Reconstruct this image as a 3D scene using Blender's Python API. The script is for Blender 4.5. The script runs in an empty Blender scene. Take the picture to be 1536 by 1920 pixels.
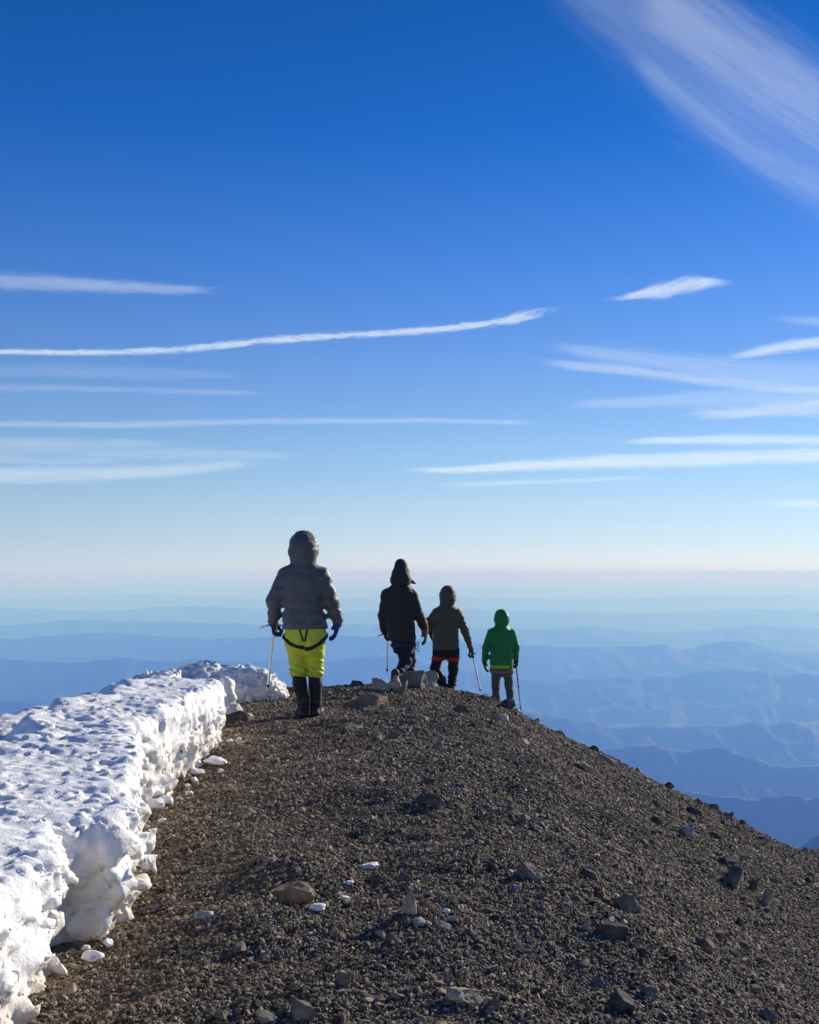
import bpy, bmesh, math, random
import numpy as np
import time
_t = time.time()
from mathutils import Vector, Matrix, Euler

scene = bpy.context.scene
R = math.radians
F = 2000.0          # focal length in photograph pixels
CX, EY = 768.0, 1075.0   # column of the optical axis, row of eye level
EYE = 1.38

# ------------------------------------------------------------------ camera, sky, sun, exposure
cam_d = bpy.data.cameras.new('camera')
cam = bpy.data.objects.new('camera', cam_d)
scene.collection.objects.link(cam)
cam.location = (0, 0, EYE)
cam.rotation_euler = (R(90), 0, 0)
cam_d.sensor_fit = 'VERTICAL'
cam_d.sensor_height = 24.0
cam_d.lens = 24.0 * F / 1920
cam_d.shift_y = (EY - 960) / 1920
cam_d.clip_start = 0.05
cam_d.clip_end = 900000
scene.camera = cam

SUN_EL, SUN_AZ = 20.5, 46.0      # azimuth measured from the view direction (+Y) towards the right
world = bpy.data.worlds.new('World')
scene.world = world
world.use_nodes = True
wn, wl = world.node_tree.nodes, world.node_tree.links
wn.clear()
wo = wn.new('ShaderNodeOutputWorld')
wb = wn.new('ShaderNodeBackground')
sky = wn.new('ShaderNodeTexSky')
sky.sky_type = 'NISHITA'
sky.sun_disc = False
sky.sun_elevation = R(SUN_EL)
sky.sun_rotation = R(SUN_AZ)
sky.altitude = 3200
sky.air_density = 1.0
sky.dust_density = 0.15
sky.ozone_density = 3.0
hs = wn.new('ShaderNodeHueSaturation')
hs.inputs['Saturation'].default_value = 1.12
hs.inputs['Value'].default_value = 1.0
wb.inputs['Strength'].default_value = 0.131
wl.new(sky.outputs[0], hs.inputs['Color'])
# the deep polarised blue of thin air: a tint that grows with the height above the horizon
wtc = wn.new('ShaderNodeTexCoord'); wsep = wn.new('ShaderNodeSeparateXYZ')
wl.new(wtc.outputs['Generated'], wsep.inputs[0])
wr = wn.new('ShaderNodeValToRGB')
TINT = [(0.0, (0.86, 0.845, 0.935)), (0.0045, (0.885, 0.855, 0.945)), (0.0085, (0.879, 0.843, 1.015)), (0.0275, (0.907, 0.855, 0.952)), (0.0624, (1.018, 0.939, 0.956)), (0.1118, (1.026, 0.986, 1.012)), (0.1843, (0.819, 0.897, 1.122)), (0.2763, (0.459, 0.766, 1.221)), (0.3813, (0.119, 0.584, 1.153)), (0.4666, (0.076, 0.5, 1.004)), (1.0, (0.12, 0.42, 0.7))]
el = wr.color_ramp.elements
while len(el) < len(TINT): el.new(0.5)
for e_, (p_, c_) in zip(list(el), TINT):
    e_.position = p_
for e_, (p_, c_) in zip(list(el), TINT):
    e_.color = (*c_, 1)
wl.new(wsep.outputs['Z'], wr.inputs['Fac'])
wm = wn.new('ShaderNodeMix'); wm.data_type = 'RGBA'; wm.blend_type = 'MULTIPLY'; wm.inputs[0].default_value = 1
wg = wn.new('ShaderNodeGamma'); wg.inputs['Gamma'].default_value = 0.85
wl.new(hs.outputs[0], wg.inputs[0]); wl.new(wg.outputs[0], wm.inputs[6]); wl.new(wr.outputs['Color'], wm.inputs[7])
wl.new(wm.outputs[2], wb.inputs['Color'])
wl.new(wb.outputs[0], wo.inputs['Surface'])

sun_d = bpy.data.lights.new('sun', 'SUN')
sun_d.energy = 5.0
sun_d.angle = R(0.5)
sun_d.color = (1.0, 0.92, 0.80)
sun = bpy.data.objects.new('sun', sun_d)
scene.collection.objects.link(sun)
sdir = Vector((math.sin(R(SUN_AZ)) * math.cos(R(SUN_EL)), math.cos(R(SUN_AZ)) * math.cos(R(SUN_EL)), math.sin(R(SUN_EL))))
sun.rotation_euler = (-sdir).to_track_quat('-Z', 'Y').to_euler()

vs = scene.view_settings
vs.view_transform = 'Standard'
vs.look = 'None'
vs.exposure = 0.2
vs.gamma = 1.0
vs.use_curve_mapping = False
cy = scene.cycles
cy.use_denoising = True
cy.max_bounces = 8
cy.diffuse_bounces = 3
cy.volume_bounces = 4
cy.transparent_max_bounces = 16
cy.volume_max_steps = 64

# ------------------------------------------------------------------ numpy helpers
def _hash(ix, iy, iz, seed):
    h = (ix.astype(np.uint32) * np.uint32(374761393) + iy.astype(np.uint32) * np.uint32(668265263)
         + iz.astype(np.uint32) * np.uint32(2147483647) + np.uint32(seed * 974711 + 12345))
    h = (h ^ (h >> np.uint32(13))) * np.uint32(1274126177)
    h = (h ^ (h >> np.uint32(16))) * np.uint32(2246822519)
    return h ^ (h >> np.uint32(15))

_G = np.random.RandomState(7).normal(size=(256, 3)).astype(np.float32)
_G /= np.linalg.norm(_G, axis=1)[:, None]

def perlin(x, y, z, seed=0):
    x = np.asarray(x, np.float32); y = np.asarray(y, np.float32); z = np.asarray(z, np.float32)
    x, y, z = np.broadcast_arrays(x, y, z)
    ix = np.floor(x).astype(np.int32); iy = np.floor(y).astype(np.int32); iz = np.floor(z).astype(np.int32)
    fx = x - ix; fy = y - iy; fz = z - iz
    ux = fx * fx * fx * (fx * (fx * 6 - 15) + 10); uy = fy * fy * fy * (fy * (fy * 6 - 15) + 10)
    uz = fz * fz * fz * (fz * (fz * 6 - 15) + 10)
    out = 0
    for dx in (0, 1):
        wx = ux if dx else 1 - ux
        for dy in (0, 1):
            wy = uy if dy else 1 - uy
            for dz in (0, 1):
                wz = uz if dz else 1 - uz
                g = _G[(_hash(ix + dx, iy + dy, iz + dz, seed) & np.uint32(255)).astype(np.int32)]
                out = out + wx * wy * wz * (g[..., 0] * (fx - dx) + g[..., 1] * (fy - dy) + g[..., 2] * (fz - dz))
    return out * 1.5

def fbm(x, y, z, octs=4, seed=0, gain=0.5, lac=2.03):
    a, s, o = 1.0, 1.0, 0
    for i in range(octs):
        o = o + a * perlin(x * s, y * s, z * s, seed + i)
        a *= gain; s *= lac
    return o

def sstep(a, b, x):
    t = np.clip((x - a) / (b - a), 0, 1)
    return t * t * (3 - 2 * t)

def smin(a, b, k):
    h = np.clip(0.5 + 0.5 * (b - a) / k, 0, 1)
    return b + (a - b) * h - k * h * (1 - h)

def smax(a, b, k):
    return -smin(-a, -b, k)

def cap(P, a, b, ra, rb, fy=1.0):
    a = np.array(a, np.float32); b = np.array(b, np.float32)
    X, Y, Z = P
    ab = b - a
    px, py, pz = X - a[0], Y - a[1], Z - a[2]
    t = np.clip((px * ab[0] + py * ab[1] + pz * ab[2]) / max(1e-9, float(ab @ ab)), 0, 1)
    return np.sqrt((px - t * ab[0]) ** 2 + ((py - t * ab[1]) * fy) ** 2 + (pz - t * ab[2]) ** 2) - (ra + (rb - ra) * t)

def ell(P, c, r):
    X, Y, Z = P
    qx, qy, qz = (X - c[0]), (Y - c[1]), (Z - c[2])
    k0 = np.sqrt((qx / r[0]) ** 2 + (qy / r[1]) ** 2 + (qz / r[2]) ** 2)
    k1 = np.sqrt((qx / r[0] ** 2) ** 2 + (qy / r[1] ** 2) ** 2 + (qz / r[2] ** 2) ** 2) + 1e-6
    return k0 * (k0 - 1) / k1

def column(P, keys, p=2.0):
    """keys: rows of z, cx, cy, rx, ry"""
    X, Y, Z = P
    k = np.array(sorted(keys), np.float32)
    f = lambda i: np.interp(Z, k[:, 0], k[:, i]).astype(np.float32)
    cx, cyy, rx, ry = f(1), f(2), f(3), f(4)
    q = (np.abs((X - cx) / rx) ** p + np.abs((Y - cyy) / ry) ** p) ** (1 / p)
    d = (q - 1) * np.minimum(rx, ry)
    return smax(smax(d, Z - k[-1, 0], 0.02), k[0, 0] - Z, 0.008)

def rough_up(P, d, fn, band=0.06):
    """adds fn(x, y, z, d) to the field, evaluated near the surface only"""
    m = np.abs(d) < band
    out = np.array(d, np.float32)
    out[m] += fn(P[0][m], P[1][m], P[2][m])
    return out

def grid(lo, hi, h):
    ax = [np.arange(lo[i], hi[i] + h, h, dtype=np.float32) for i in range(3)]
    X, Y, Z = np.meshgrid(*ax, indexing='ij', sparse=False)
    return (X, Y, Z)

def surface_net(D, lo, h):
    """quads round the zero level of the sampled field D"""
    nx, ny, nz = D.shape
    ins = D < 0
    c = [ins[i:nx - 1 + i, j:ny - 1 + j, k:nz - 1 + k] for i in (0, 1) for j in (0, 1) for k in (0, 1)]
    s = sum(a.astype(np.int8) for a in c)
    mixed = (s > 0) & (s < 8)
    idx = np.argwhere(mixed)
    if len(idx) == 0:
        return np.zeros((0, 3)), np.zeros((0, 4), int)
    vid = -np.ones(mixed.shape, np.int64)
    vid[mixed] = np.arange(len(idx))
    offs = np.array([(i, j, k) for i in (0, 1) for j in (0, 1) for k in (0, 1)])
    vals = np.stack([D[idx[:, 0] + o[0], idx[:, 1] + o[1], idx[:, 2] + o[2]] for o in offs], 1)
    acc = np.zeros((len(idx), 3)); cnt = np.zeros(len(idx))
    for a in range(8):
        for b in range(a + 1, 8):
            if np.abs(offs[a] - offs[b]).sum() != 1:
                continue
            va, vb = vals[:, a], vals[:, b]
            m = (va < 0) != (vb < 0)
            t = np.where(m, va / np.where(m, va - vb, 1), 0)
            p = offs[a][None] + t[:, None] * (offs[b] - offs[a])[None]
            acc += p * m[:, None]; cnt += m
    V = (idx + acc / cnt[:, None]) * h + np.array(lo)[None]
    Q = []
    for ax in range(3):
        sl0 = [slice(None)] * 3; sl1 = [slice(None)] * 3
        sl0[ax] = slice(0, -1); sl1[ax] = slice(1, None)
        A, B = ins[tuple(sl0)], ins[tuple(sl1)]
        e = np.argwhere(A != B)
        o1, o2 = (ax + 1) % 3, (ax + 2) % 3
        dims = (nx - 1, ny - 1, nz - 1)
        ok = (e[:, o1] >= 1) & (e[:, o2] >= 1) & (e[:, o1] < dims[o1]) & (e[:, o2] < dims[o2]) & (e[:, ax] < dims[ax])
        e = e[ok]
        def cell(d1, d2):
            q = e.copy(); q[:, o1] -= d1; q[:, o2] -= d2
            return vid[q[:, 0], q[:, 1], q[:, 2]]
        q = np.stack([cell(1, 1), cell(0, 1), cell(0, 0), cell(1, 0)], 1)
        flip = ~A[e[:, 0], e[:, 1], e[:, 2]]
        q[flip] = q[flip][:, ::-1]
        Q.append(q)
    return V, np.concatenate(Q)

# ------------------------------------------------------------------ object helpers
COL = scene.collection

def new_obj(name, me, m=None, parent=None, smooth=False):
    o = bpy.data.objects.new(name, me)
    COL.objects.link(o)
    if m is not None and not me.materials:
        me.materials.append(m)
    if smooth and len(me.polygons):
        me.polygons.foreach_set('use_smooth', np.ones(len(me.polygons), bool))
    if parent is not None:
        o.parent = parent
    return o

def np_mesh(name, V, Fc):
    me = bpy.data.meshes.new(name)
    V = np.asarray(V, np.float32); Fc = np.asarray(Fc, np.int32)
    n = Fc.shape[1]
    me.vertices.add(len(V)); me.vertices.foreach_set('co', V.ravel())
    me.loops.add(Fc.size); me.loops.foreach_set('vertex_index', Fc.ravel())
    me.polygons.add(len(Fc)); me.polygons.foreach_set('loop_start', np.arange(0, Fc.size, n, dtype=np.int32))
    me.update(calc_edges=True)
    me.validate()
    return me

def grid_faces(nu, nv):
    i = np.arange(nu - 1)[:, None] * nv + np.arange(nv - 1)[None]
    i = i.ravel()
    return np.stack([i, i + nv, i + nv + 1, i + 1], 1)

def sdf_obj(name, fn, lo, hi, h, m, parent=None, smooth=True):
    P = grid(lo, hi, h)
    V, Q = surface_net(fn(P).astype(np.float32), lo, h)
    return new_obj(name, np_mesh(name, V, Q), m, parent, smooth)

def tag(o, label=None, cat=None, group=None, kind=None):
    if label: o['label'] = label
    if cat: o['category'] = cat
    if group: o['group'] = group
    if kind: o['kind'] = kind
    return o

def empty(name, loc, rz=0.0):
    o = bpy.data.objects.new(name, None)
    o.empty_display_size = 0.2
    COL.objects.link(o)
    o.location = loc
    o.rotation_euler = (0, 0, rz)
    return o

# ------------------------------------------------------------------ materials
def mat(name, col, rough=0.8, noise=None, bump=None, col2=None, metal=0.0, spec=0.3, sheen=0.0, coords='Object'):
    """noise=(scale, contrast), bump=(scale, distance)"""
    m = bpy.data.materials.new(name)
    m.use_nodes = True
    n, l = m.node_tree.nodes, m.node_tree.links
    b = n['Principled BSDF']
    b.inputs['Base Color'].default_value = (*col, 1)
    b.inputs['Roughness'].default_value = rough
    b.inputs['Metallic'].default_value = metal
    b.inputs['Specular IOR Level'].default_value = spec
    if sheen:
        b.inputs['Sheen Weight'].default_value = sheen
        b.inputs['Sheen Roughness'].default_value = 0.4
    tc = n.new('ShaderNodeTexCoord')
    if noise:
        t = n.new('ShaderNodeTexNoise')
        t.inputs['Scale'].default_value = noise[0]; t.inputs['Detail'].default_value = 5
        l.new(tc.outputs[coords], t.inputs['Vector'])
        r = n.new('ShaderNodeValToRGB')
        r.color_ramp.elements[0].position = 0.5 - noise[1]; r.color_ramp.elements[1].position = 0.5 + noise[1]
        r.color_ramp.elements[0].color = (*col, 1); r.color_ramp.elements[1].color = (*(col2 or col), 1)
        l.new(t.outputs['Fac'], r.inputs['Fac']); l.new(r.outputs['Color'], b.inputs['Base Color'])
    if bump:
        t2 = n.new('ShaderNodeTexNoise')
        t2.inputs['Scale'].default_value = bump[0]; t2.inputs['Detail'].default_value = 6
        l.new(tc.outputs[coords], t2.inputs['Vector'])
        bp = n.new('ShaderNodeBump')
        bp.inputs['Distance'].default_value = bump[1]; bp.inputs['Strength'].default_value = 1
        l.new(t2.outputs['Fac'], bp.inputs['Height']); l.new(bp.outputs['Normal'], b.inputs['Normal'])
    return m

def stone_mat(name, cols, per_instance=False, bumpd=0.009, bscale=38):
    m = bpy.data.materials.new(name)
    m.use_nodes = True
    n, l = m.node_tree.nodes, m.node_tree.links
    b = n['Principled BSDF']
    b.inputs['Roughness'].default_value = 0.85
    b.inputs['Specular IOR Level'].default_value = 0.25
    r = n.new('ShaderNodeValToRGB')
    el = r.color_ramp.elements
    while len(el) < len(cols): el.new(0.5)
    for i, c in enumerate(cols):
        el[i].position = i / (len(cols) - 1) if not per_instance else (i + 0.3) / len(cols)
        el[i].color = (*c, 1)
    tc = n.new('ShaderNodeTexCoord')
    if per_instance:
        oi = n.new('ShaderNodeObjectInfo')
        l.new(oi.outputs['Random'], r.inputs['Fac'])
        r.color_ramp.interpolation = 'LINEAR'
        geo = n.new('ShaderNodeNewGeometry')
        t = n.new('ShaderNodeTexNoise'); t.inputs['Scale'].default_value = 0.9; t.inputs['Detail'].default_value = 3
        l.new(geo.outputs['Position'], t.inputs['Vector'])
        mr = n.new('ShaderNodeMapRange')
        mr.inputs[1].default_value = 0.35; mr.inputs[2].default_value = 0.65
        mr.inputs[3].default_value = 0.78; mr.inputs[4].default_value = 1.22
        l.new(t.outputs['Fac'], mr.inputs[0])
        mx = n.new('ShaderNodeMix'); mx.data_type = 'RGBA'; mx.blend_type = 'MULTIPLY'; mx.inputs[0].default_value = 1
        l.new(r.outputs['Color'], mx.inputs[6]); l.new(mr.outputs[0], mx.inputs[7])
        l.new(mx.outputs[2], b.inputs['Base Color'])
    else:
        t = n.new('ShaderNodeTexNoise'); t.inputs['Scale'].default_value = 9; t.inputs['Detail'].default_value = 9
        t.inputs['Roughness'].default_value = 0.65
        l.new(tc.outputs['Object'], t.inputs['Vector'])
        mr = n.new('ShaderNodeMapRange')
        mr.inputs[1].default_value = 0.33; mr.inputs[2].default_value = 0.67
        l.new(t.outputs['Fac'], mr.inputs[0])
        l.new(mr.outputs[0], r.inputs['Fac'])
        l.new(r.outputs['Color'], b.inputs['Base Color'])
    t2 = n.new('ShaderNodeTexNoise'); t2.inputs['Scale'].default_value = bscale; t2.inputs['Detail'].default_value = 7
    t2.inputs['Roughness'].default_value = 0.7
    l.new(tc.outputs['Object'], t2.inputs['Vector'])
    bp = n.new('ShaderNodeBump'); bp.inputs['Distance'].default_value = bumpd
    l.new(t2.outputs['Fac'], bp.inputs['Height']); l.new(bp.outputs['Normal'], b.inputs['Normal'])
    return m

# ------------------------------------------------------------------ ground shape
PX = np.array([-30, -8.0, -4.5, -3.2, -2.1, -1.43, -.93, -.43, .2, .58, 1.01, 1.39, 2.01, 2.7, 3.64, 4.45, 5.2, 9.0, 12.0, 60.0])
PZ = np.array([-15, -3.2, -1.1, -.30, -.05, -.01, .02, .04, .02, -.03, -.12, -.31, -.65, -.96, -1.43, -1.84, -2.2, -4.15, -6.0, -40.0])
_xs = np.linspace(-30, 60, 9001)
_zs = np.interp(_xs, PX, PZ)
_k = np.exp(-0.5 * (np.arange(-60, 61) * 0.01 / 0.16) ** 2); _k /= _k.sum()
_zs = np.convolve(np.pad(_zs, 60, mode='edge'), _k, mode='valid')
Y0 = 12.6

def ground(x, y, detail=True):
    x = np.asarray(x, np.float64); y = np.asarray(y, np.float64)
    z = np.interp(x, _xs, _zs)
    z = z - np.maximum(0, x - 60) * 0.55 - np.maximum(0, -30 - x) * 0.55
    t = y - Y0
    g = 0.105 * np.log1p(np.exp(np.clip(t / 0.35, -30, 30))) * 0.35
    g = np.where(t > 10, 0.105 * t, g)
    g = g + 0.48 * np.maximum(0, t - 7.6) - 0.0
    z = z - g
    # camera side: the ridge keeps on, slowly falling well behind the camera
    z = z - 0.45 * np.maximum(0, -y - 6)
    # a second spur of the same mountain showing low on the right
    sp = -3.86 - 0.05 * (x - 8.6) ** 2 * (x < 8.6) - 0.02 * np.maximum(0, x - 8.6) - 0.22 * np.maximum(0, 20.5 - y) - 0.6 * np.maximum(0, y - 20.5)
    z = np.maximum(z, sp)
    if detail:
        n1 = fbm(x / 0.9, y / 0.9, x * 0, 3, 11)
        n2 = fbm(x / 0.22, y / 0.22, x * 0, 3, 31)
        z = z + 0.050 * n1 + 0.016 * n2
        # hand-set hummocks seen in the foreground
        for (hx, hy, r, a) in ((-0.50, 4.75, .24, .10), (-.62, 4.05, .25, .07), (0.05, 4.5, .2, .03), (1.0, 4.35, .3, .05),
                               (.35, 5.0, .3, .03), (-.05, 6.4, .35, .05), (1.7, 7.2, .5, .07), (.1, 3.9, .3, .04)):
            z = z + a * np.exp(-((x - hx) ** 2 + (y - hy) ** 2) / (r * r))
    return z

_ry = np.arange(2.0, 24, 0.015)
def cast(px, py):
    """where the sight line through a point of the photograph meets the ground"""
    x = (px - CX) / F * _ry; z = EYE - (py - EY) / F * _ry
    gz = ground(x, _ry)
    hit = np.nonzero(z <= gz)[0]
    i = hit[0] if len(hit) else int(np.argmin((z - gz)[(_ry > 9) & (_ry < 14)])) + int((9 - 2.0) / 0.015)
    return float(x[i]), float(_ry[i]), float(gz[i])

print('T %.1f' % (time.time() - _t))
# ------------------------------------------------------------------ ground meshes
gm = bpy.data.materials.new('gravel_soil')
gm.use_nodes = True
n, l = gm.node_tree.nodes, gm.node_tree.links
b = n['Principled BSDF']; b.inputs['Roughness'].default_value = 0.95; b.inputs['Specular IOR Level'].default_value = 0.15
geo = n.new('ShaderNodeNewGeometry')
t1 = n.new('ShaderNodeTexNoise'); t1.inputs['Scale'].default_value = 1.1; t1.inputs['Detail'].default_value = 9; t1.inputs['Roughness'].default_value = 0.7
vo = n.new('ShaderNodeTexVoronoi'); vo.inputs['Scale'].default_value = 55
vo2 = n.new('ShaderNodeTexVoronoi'); vo2.inputs['Scale'].default_value = 120
for q in (t1, vo, vo2): l.new(geo.outputs['Position'], q.inputs['Vector'])
r = n.new('ShaderNodeValToRGB')
r.color_ramp.elements[0].position = 0.3; r.color_ramp.elements[0].color = (.10, .074, .048, 1)
r.color_ramp.elements[1].position = 0.7; r.color_ramp.elements[1].color = (.19, .145, .098, 1)
l.new(t1.outputs['Fac'], r.inputs['Fac'])
mx = n.new('ShaderNodeMix'); mx.data_type = 'RGBA'; mx.blend_type = 'OVERLAY'; mx.inputs[0].default_value = 0.55
l.new(r.outputs['Color'], mx.inputs[6]); l.new(vo.outputs['Color'], mx.inputs[7])
hsn = n.new('ShaderNodeHueSaturation'); hsn.inputs['Saturation'].default_value = 0.35
l.new(mx.outputs[2], hsn.inputs['Color']); l.new(hsn.outputs[0], b.inputs['Base Color'])
ad = n.new('ShaderNodeMath'); ad.operation = 'ADD'
l.new(vo.outputs['Distance'], ad.inputs[0]); l.new(vo2.outputs['Distance'], ad.inputs[1])
bp = n.new('ShaderNodeBump'); bp.inputs['Distance'].default_value = 0.012; bp.invert = True
l.new(ad.outputs[0], bp.inputs['Height']); l.new(bp.outputs['Normal'], b.inputs['Normal'])

def patch(x0, x1, y0, y1, nx, ny, ypow=1.0):
    xs = np.linspace(x0, x1, nx); ys = y0 + (y1 - y0) * np.linspace(0, 1, ny) ** ypow
    X, Y = np.meshgrid(xs, ys, indexing='ij')
    Z = ground(X, Y)
    return np.stack([X.ravel(), Y.ravel(), Z.ravel()], 1), grid_faces(nx, ny)

V, Fc = patch(-8, 11, -4, 27, 420, 700)
o = new_obj('ground', np_mesh('ground', V, Fc), gm, None, True)
tag(o, kind='structure')

# the mountain below the ridge, down to the valley floor
FLOOR = -3600.0
nr, na = 120, 160
rr = np.concatenate([[0.0], 4 * (9000 / 4) ** np.linspace(0, 1, nr - 1)])
aa = np.linspace(0, 2 * np.pi, na)
RR, AA = np.meshgrid(rr, aa, indexing='ij')
X, Y = RR * np.sin(AA), RR * np.cos(AA)
Z = ground(X, Y, False)
far = sstep(60, 300, RR)
Zc = -RR * 0.62 * (1 + 0.10 * fbm(X / 900, Y / 900, X * 0, 4, 5)) - 5
Z = np.maximum(np.where(RR > 40, Z * (1 - far) + Zc * far, Z), FLOOR + 0.5)
inner = (X > -8.3) & (X < 11.3) & (Y > -4.3) & (Y < 27.3)
Z = Z - np.where(inner, 0.6, 0.05)
V = np.stack([X.ravel(), Y.ravel(), Z.ravel()], 1)
slope_m = mat('mountain_scree', (.08, .07, .06), 0.95, (0.02, .2), None, (.12, .1, .085))
o = new_obj('mountain_slope', np_mesh('mountain_slope', V, grid_faces(nr, na)), slope_m, None, True)
tag(o, kind='structure')

# valley floor
fm = mat('valley_floor', (.030, .040, .028), 0.95, (0.00018, .15), None, (.075, .075, .05))
me = bpy.data.meshes.new('valley_floor')
gx = np.linspace(-215000, 215000, 60); gy = np.linspace(-28000, 395000, 60)
X, Y = np.meshgrid(gx, gy, indexing='ij')
V = np.stack([X.ravel(), Y.ravel(), np.full(X.size, FLOOR)], 1)
o = new_obj('valley_floor', np_mesh('valley_floor', V, grid_faces(60, 60)), fm)
tag(o, kind='structure')

# ranges: distance, half depth, skyline in photograph pixels (x, y)
hill_m = mat('forested_hills', (.004, .012, .010), 0.95, (0.0006, .12), None, (.014, .022, .015))
RANGES = [
    (5600, 1500, [(-600, 1800), (1330, 1760), (1420, 1640), (1480, 1592), (1536, 1546), (1620, 1490), (2000, 1430)], 5),
    (9500, 1600, [(-600, 1480), (0, 1500), (600, 1500), (880, 1478), (960, 1470), (1060, 1470), (1180, 1478), (1270, 1474), (1355, 1486), (1440, 1482), (1536, 1488), (1900, 1450)], 6),
    (13500, 2300, [(-600, 1420), (0, 1400), (700, 1420), (1050, 1412), (1130, 1399), (1190, 1390), (1240, 1392), (1290, 1403), (1347, 1392), (1390, 1409), (1430, 1421), (1480, 1430), (1536, 1430), (1900, 1390)], 7),
    (18500, 2600, [(-600, 1320), (0, 1310), (60, 1317), (110, 1329), (300, 1345), (600, 1350), (940, 1328), (1024, 1336), (1065, 1345), (1107, 1351), (1148, 1361), (1165, 1365), (1190, 1357), (1215, 1353), (1252, 1361), (1314, 1355), (1376, 1357), (1409, 1347), (1450, 1354), (1480, 1349), (1509, 1357), (1536, 1370), (1900, 1340)], 8),
    (26000, 3600, [(-600, 1240), (0, 1233), (60, 1236), (130, 1239), (200, 1233), (240, 1229), (320, 1236), (370, 1231), (420, 1236), (500, 1236), (620, 1237), (690, 1229), (750, 1226), (850, 1250), (983, 1270), (1045, 1270), (1128, 1264), (1206, 1268), (1273, 1264), (1335, 1254), (1376, 1251), (1430, 1256), (1459, 1262), (1492, 1257), (1536, 1260), (1900, 1240)], 9),
    (36000, 4800, [(-600, 1190), (0, 1196), (90, 1190), (200, 1183), (300, 1192), (400, 1196), (560, 1188), (700, 1190), (850, 1200), (983, 1208), (1012, 1203), (1045, 1210), (1107, 1210), (1170, 1207), (1206, 1210), (1240, 1205), (1268, 1216), (1297, 1212), (1355, 1200), (1417, 1201), (1459, 1216), (1536, 1222), (1900, 1200)], 10),
    (50000, 6000, [(-600, 1160), (0, 1172), (150, 1160), (330, 1164), (500, 1170), (800, 1168), (983, 1180), (1065, 1175), (1107, 1170), (1160, 1179), (1250, 1186), (1330, 1180), (1400, 1172), (1536, 1178), (1900, 1170)], 11),
    (70000, 8000, [(-600, 1140), (0, 1138), (180, 1145), (350, 1134), (640, 1146), (900, 1140), (1100, 1147), (1250, 1150), (1400, 1140), (1536, 1144), (1900, 1140)], 12),
    (100000, 10000, [(-600, 1118), (0, 1122), (250, 1113), (520, 1122), (800, 1116), (1060, 1123), (1300, 1117), (1536, 1114), (1900, 1118)], 13),
    (150000, 14000, [(-600, 1100), (0, 1102), (300, 1094), (600, 1103), (900, 1099), (1200, 1103), (1420, 1096), (1536, 1101), (1900, 1098)], 14),
    (230000, 18000, [(-600, 1088), (0, 1088), (300, 1085), (340, 1079), (380, 1085), (700, 1090), (1000, 1088), (1290, 1089), (1390, 1084), (1415, 1080), (1440, 1086), (1470, 1088), (1510, 1083), (1560, 1085), (1900, 1088)], 15),
]
for (Yd, w, sk, seed) in RANGES:
    nu, nv = 420, 60
    wnear = w * 1.25
    px = np.linspace(-420, 1956, nu)
    sk = np.array(sk, float)
    sky_y = np.interp(px, sk[:, 0], sk[:, 1])
    k = np.exp(-0.5 * (np.arange(-3, 4) / 1.3) ** 2); k /= k.sum()
    sky_y = np.convolve(np.pad(sky_y, 3, mode='edge'), k, mode='valid')
    sky_y = sky_y + 2.0 * fbm(px / 34, px * 0 + seed, px * 0, 5, seed, 0.6)
    H = EYE - (sky_y - EY) / F * Yd
    v = np.linspace(-1, 1, nv)
    PXX, VV = np.meshgrid(px, v, indexing='ij')
    XX = (PXX - CX) / F * Yd
    wander = 0.16 * fbm(XX / (w * 1.6), XX * 0, XX * 0 + seed, 3, seed)
    YY = Yd + VV * wnear + wander * w * (1 - np.abs(VV))
    prof = np.maximum(0, 1 - np.abs(VV)) ** 1.15
    rid = 1 - np.abs(fbm(XX / (w * .42), YY / (w * .42), XX * 0, 5, seed + 3, 0.55))
    ero = 1 - (1 - rid) * 0.9 * np.minimum(1, np.abs(VV) * 4)
    ZZ = FLOOR - 1.0 + (H[:, None] - FLOOR) * prof * ero
    ZZ = np.maximum(ZZ, FLOOR - 0.9)
    V = np.stack([XX.ravel(), YY.ravel(), ZZ.ravel()], 1)
    me = np_mesh('hills', V, grid_faces(nu, nv))
    o = new_obj('hills', me, hill_m, None, True)
    tag(o, kind='structure')

# the air: one closed box round camera and land
V = [(x, y, z) for x in (-225000, 225000) for y in (-30000, 400000) for z in (FLOOR - 2.5, 170.0)]
Q = [(0, 1, 3, 2), (4, 6, 7, 5), (0, 4, 5, 1), (2, 3, 7, 6), (0, 2, 6, 4), (1, 5, 7, 3)]
hz = bpy.data.materials.new('haze_air'); hz.use_nodes = True
n, l = hz.node_tree.nodes, hz.node_tree.links
n.remove(n['Principled BSDF'])
pv = n.new('ShaderNodeVolumePrincipled')
pv.inputs['Color'].default_value = (0.145, 0.335, 1.0, 1)
pv.inputs['Absorption Color'].default_value = (0.955, 0.995, 1, 1)
pv.inputs['Density'].default_value = 8.0e-5
pv.inputs['Anisotropy'].default_value = 0.12
l.new(pv.outputs[0], n['Material Output'].inputs['Volume'])
o = new_obj('haze', np_mesh('haze', V, Q), hz)
tag(o, kind='stuff')

print('T %.1f' % (time.time() - _t))
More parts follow.
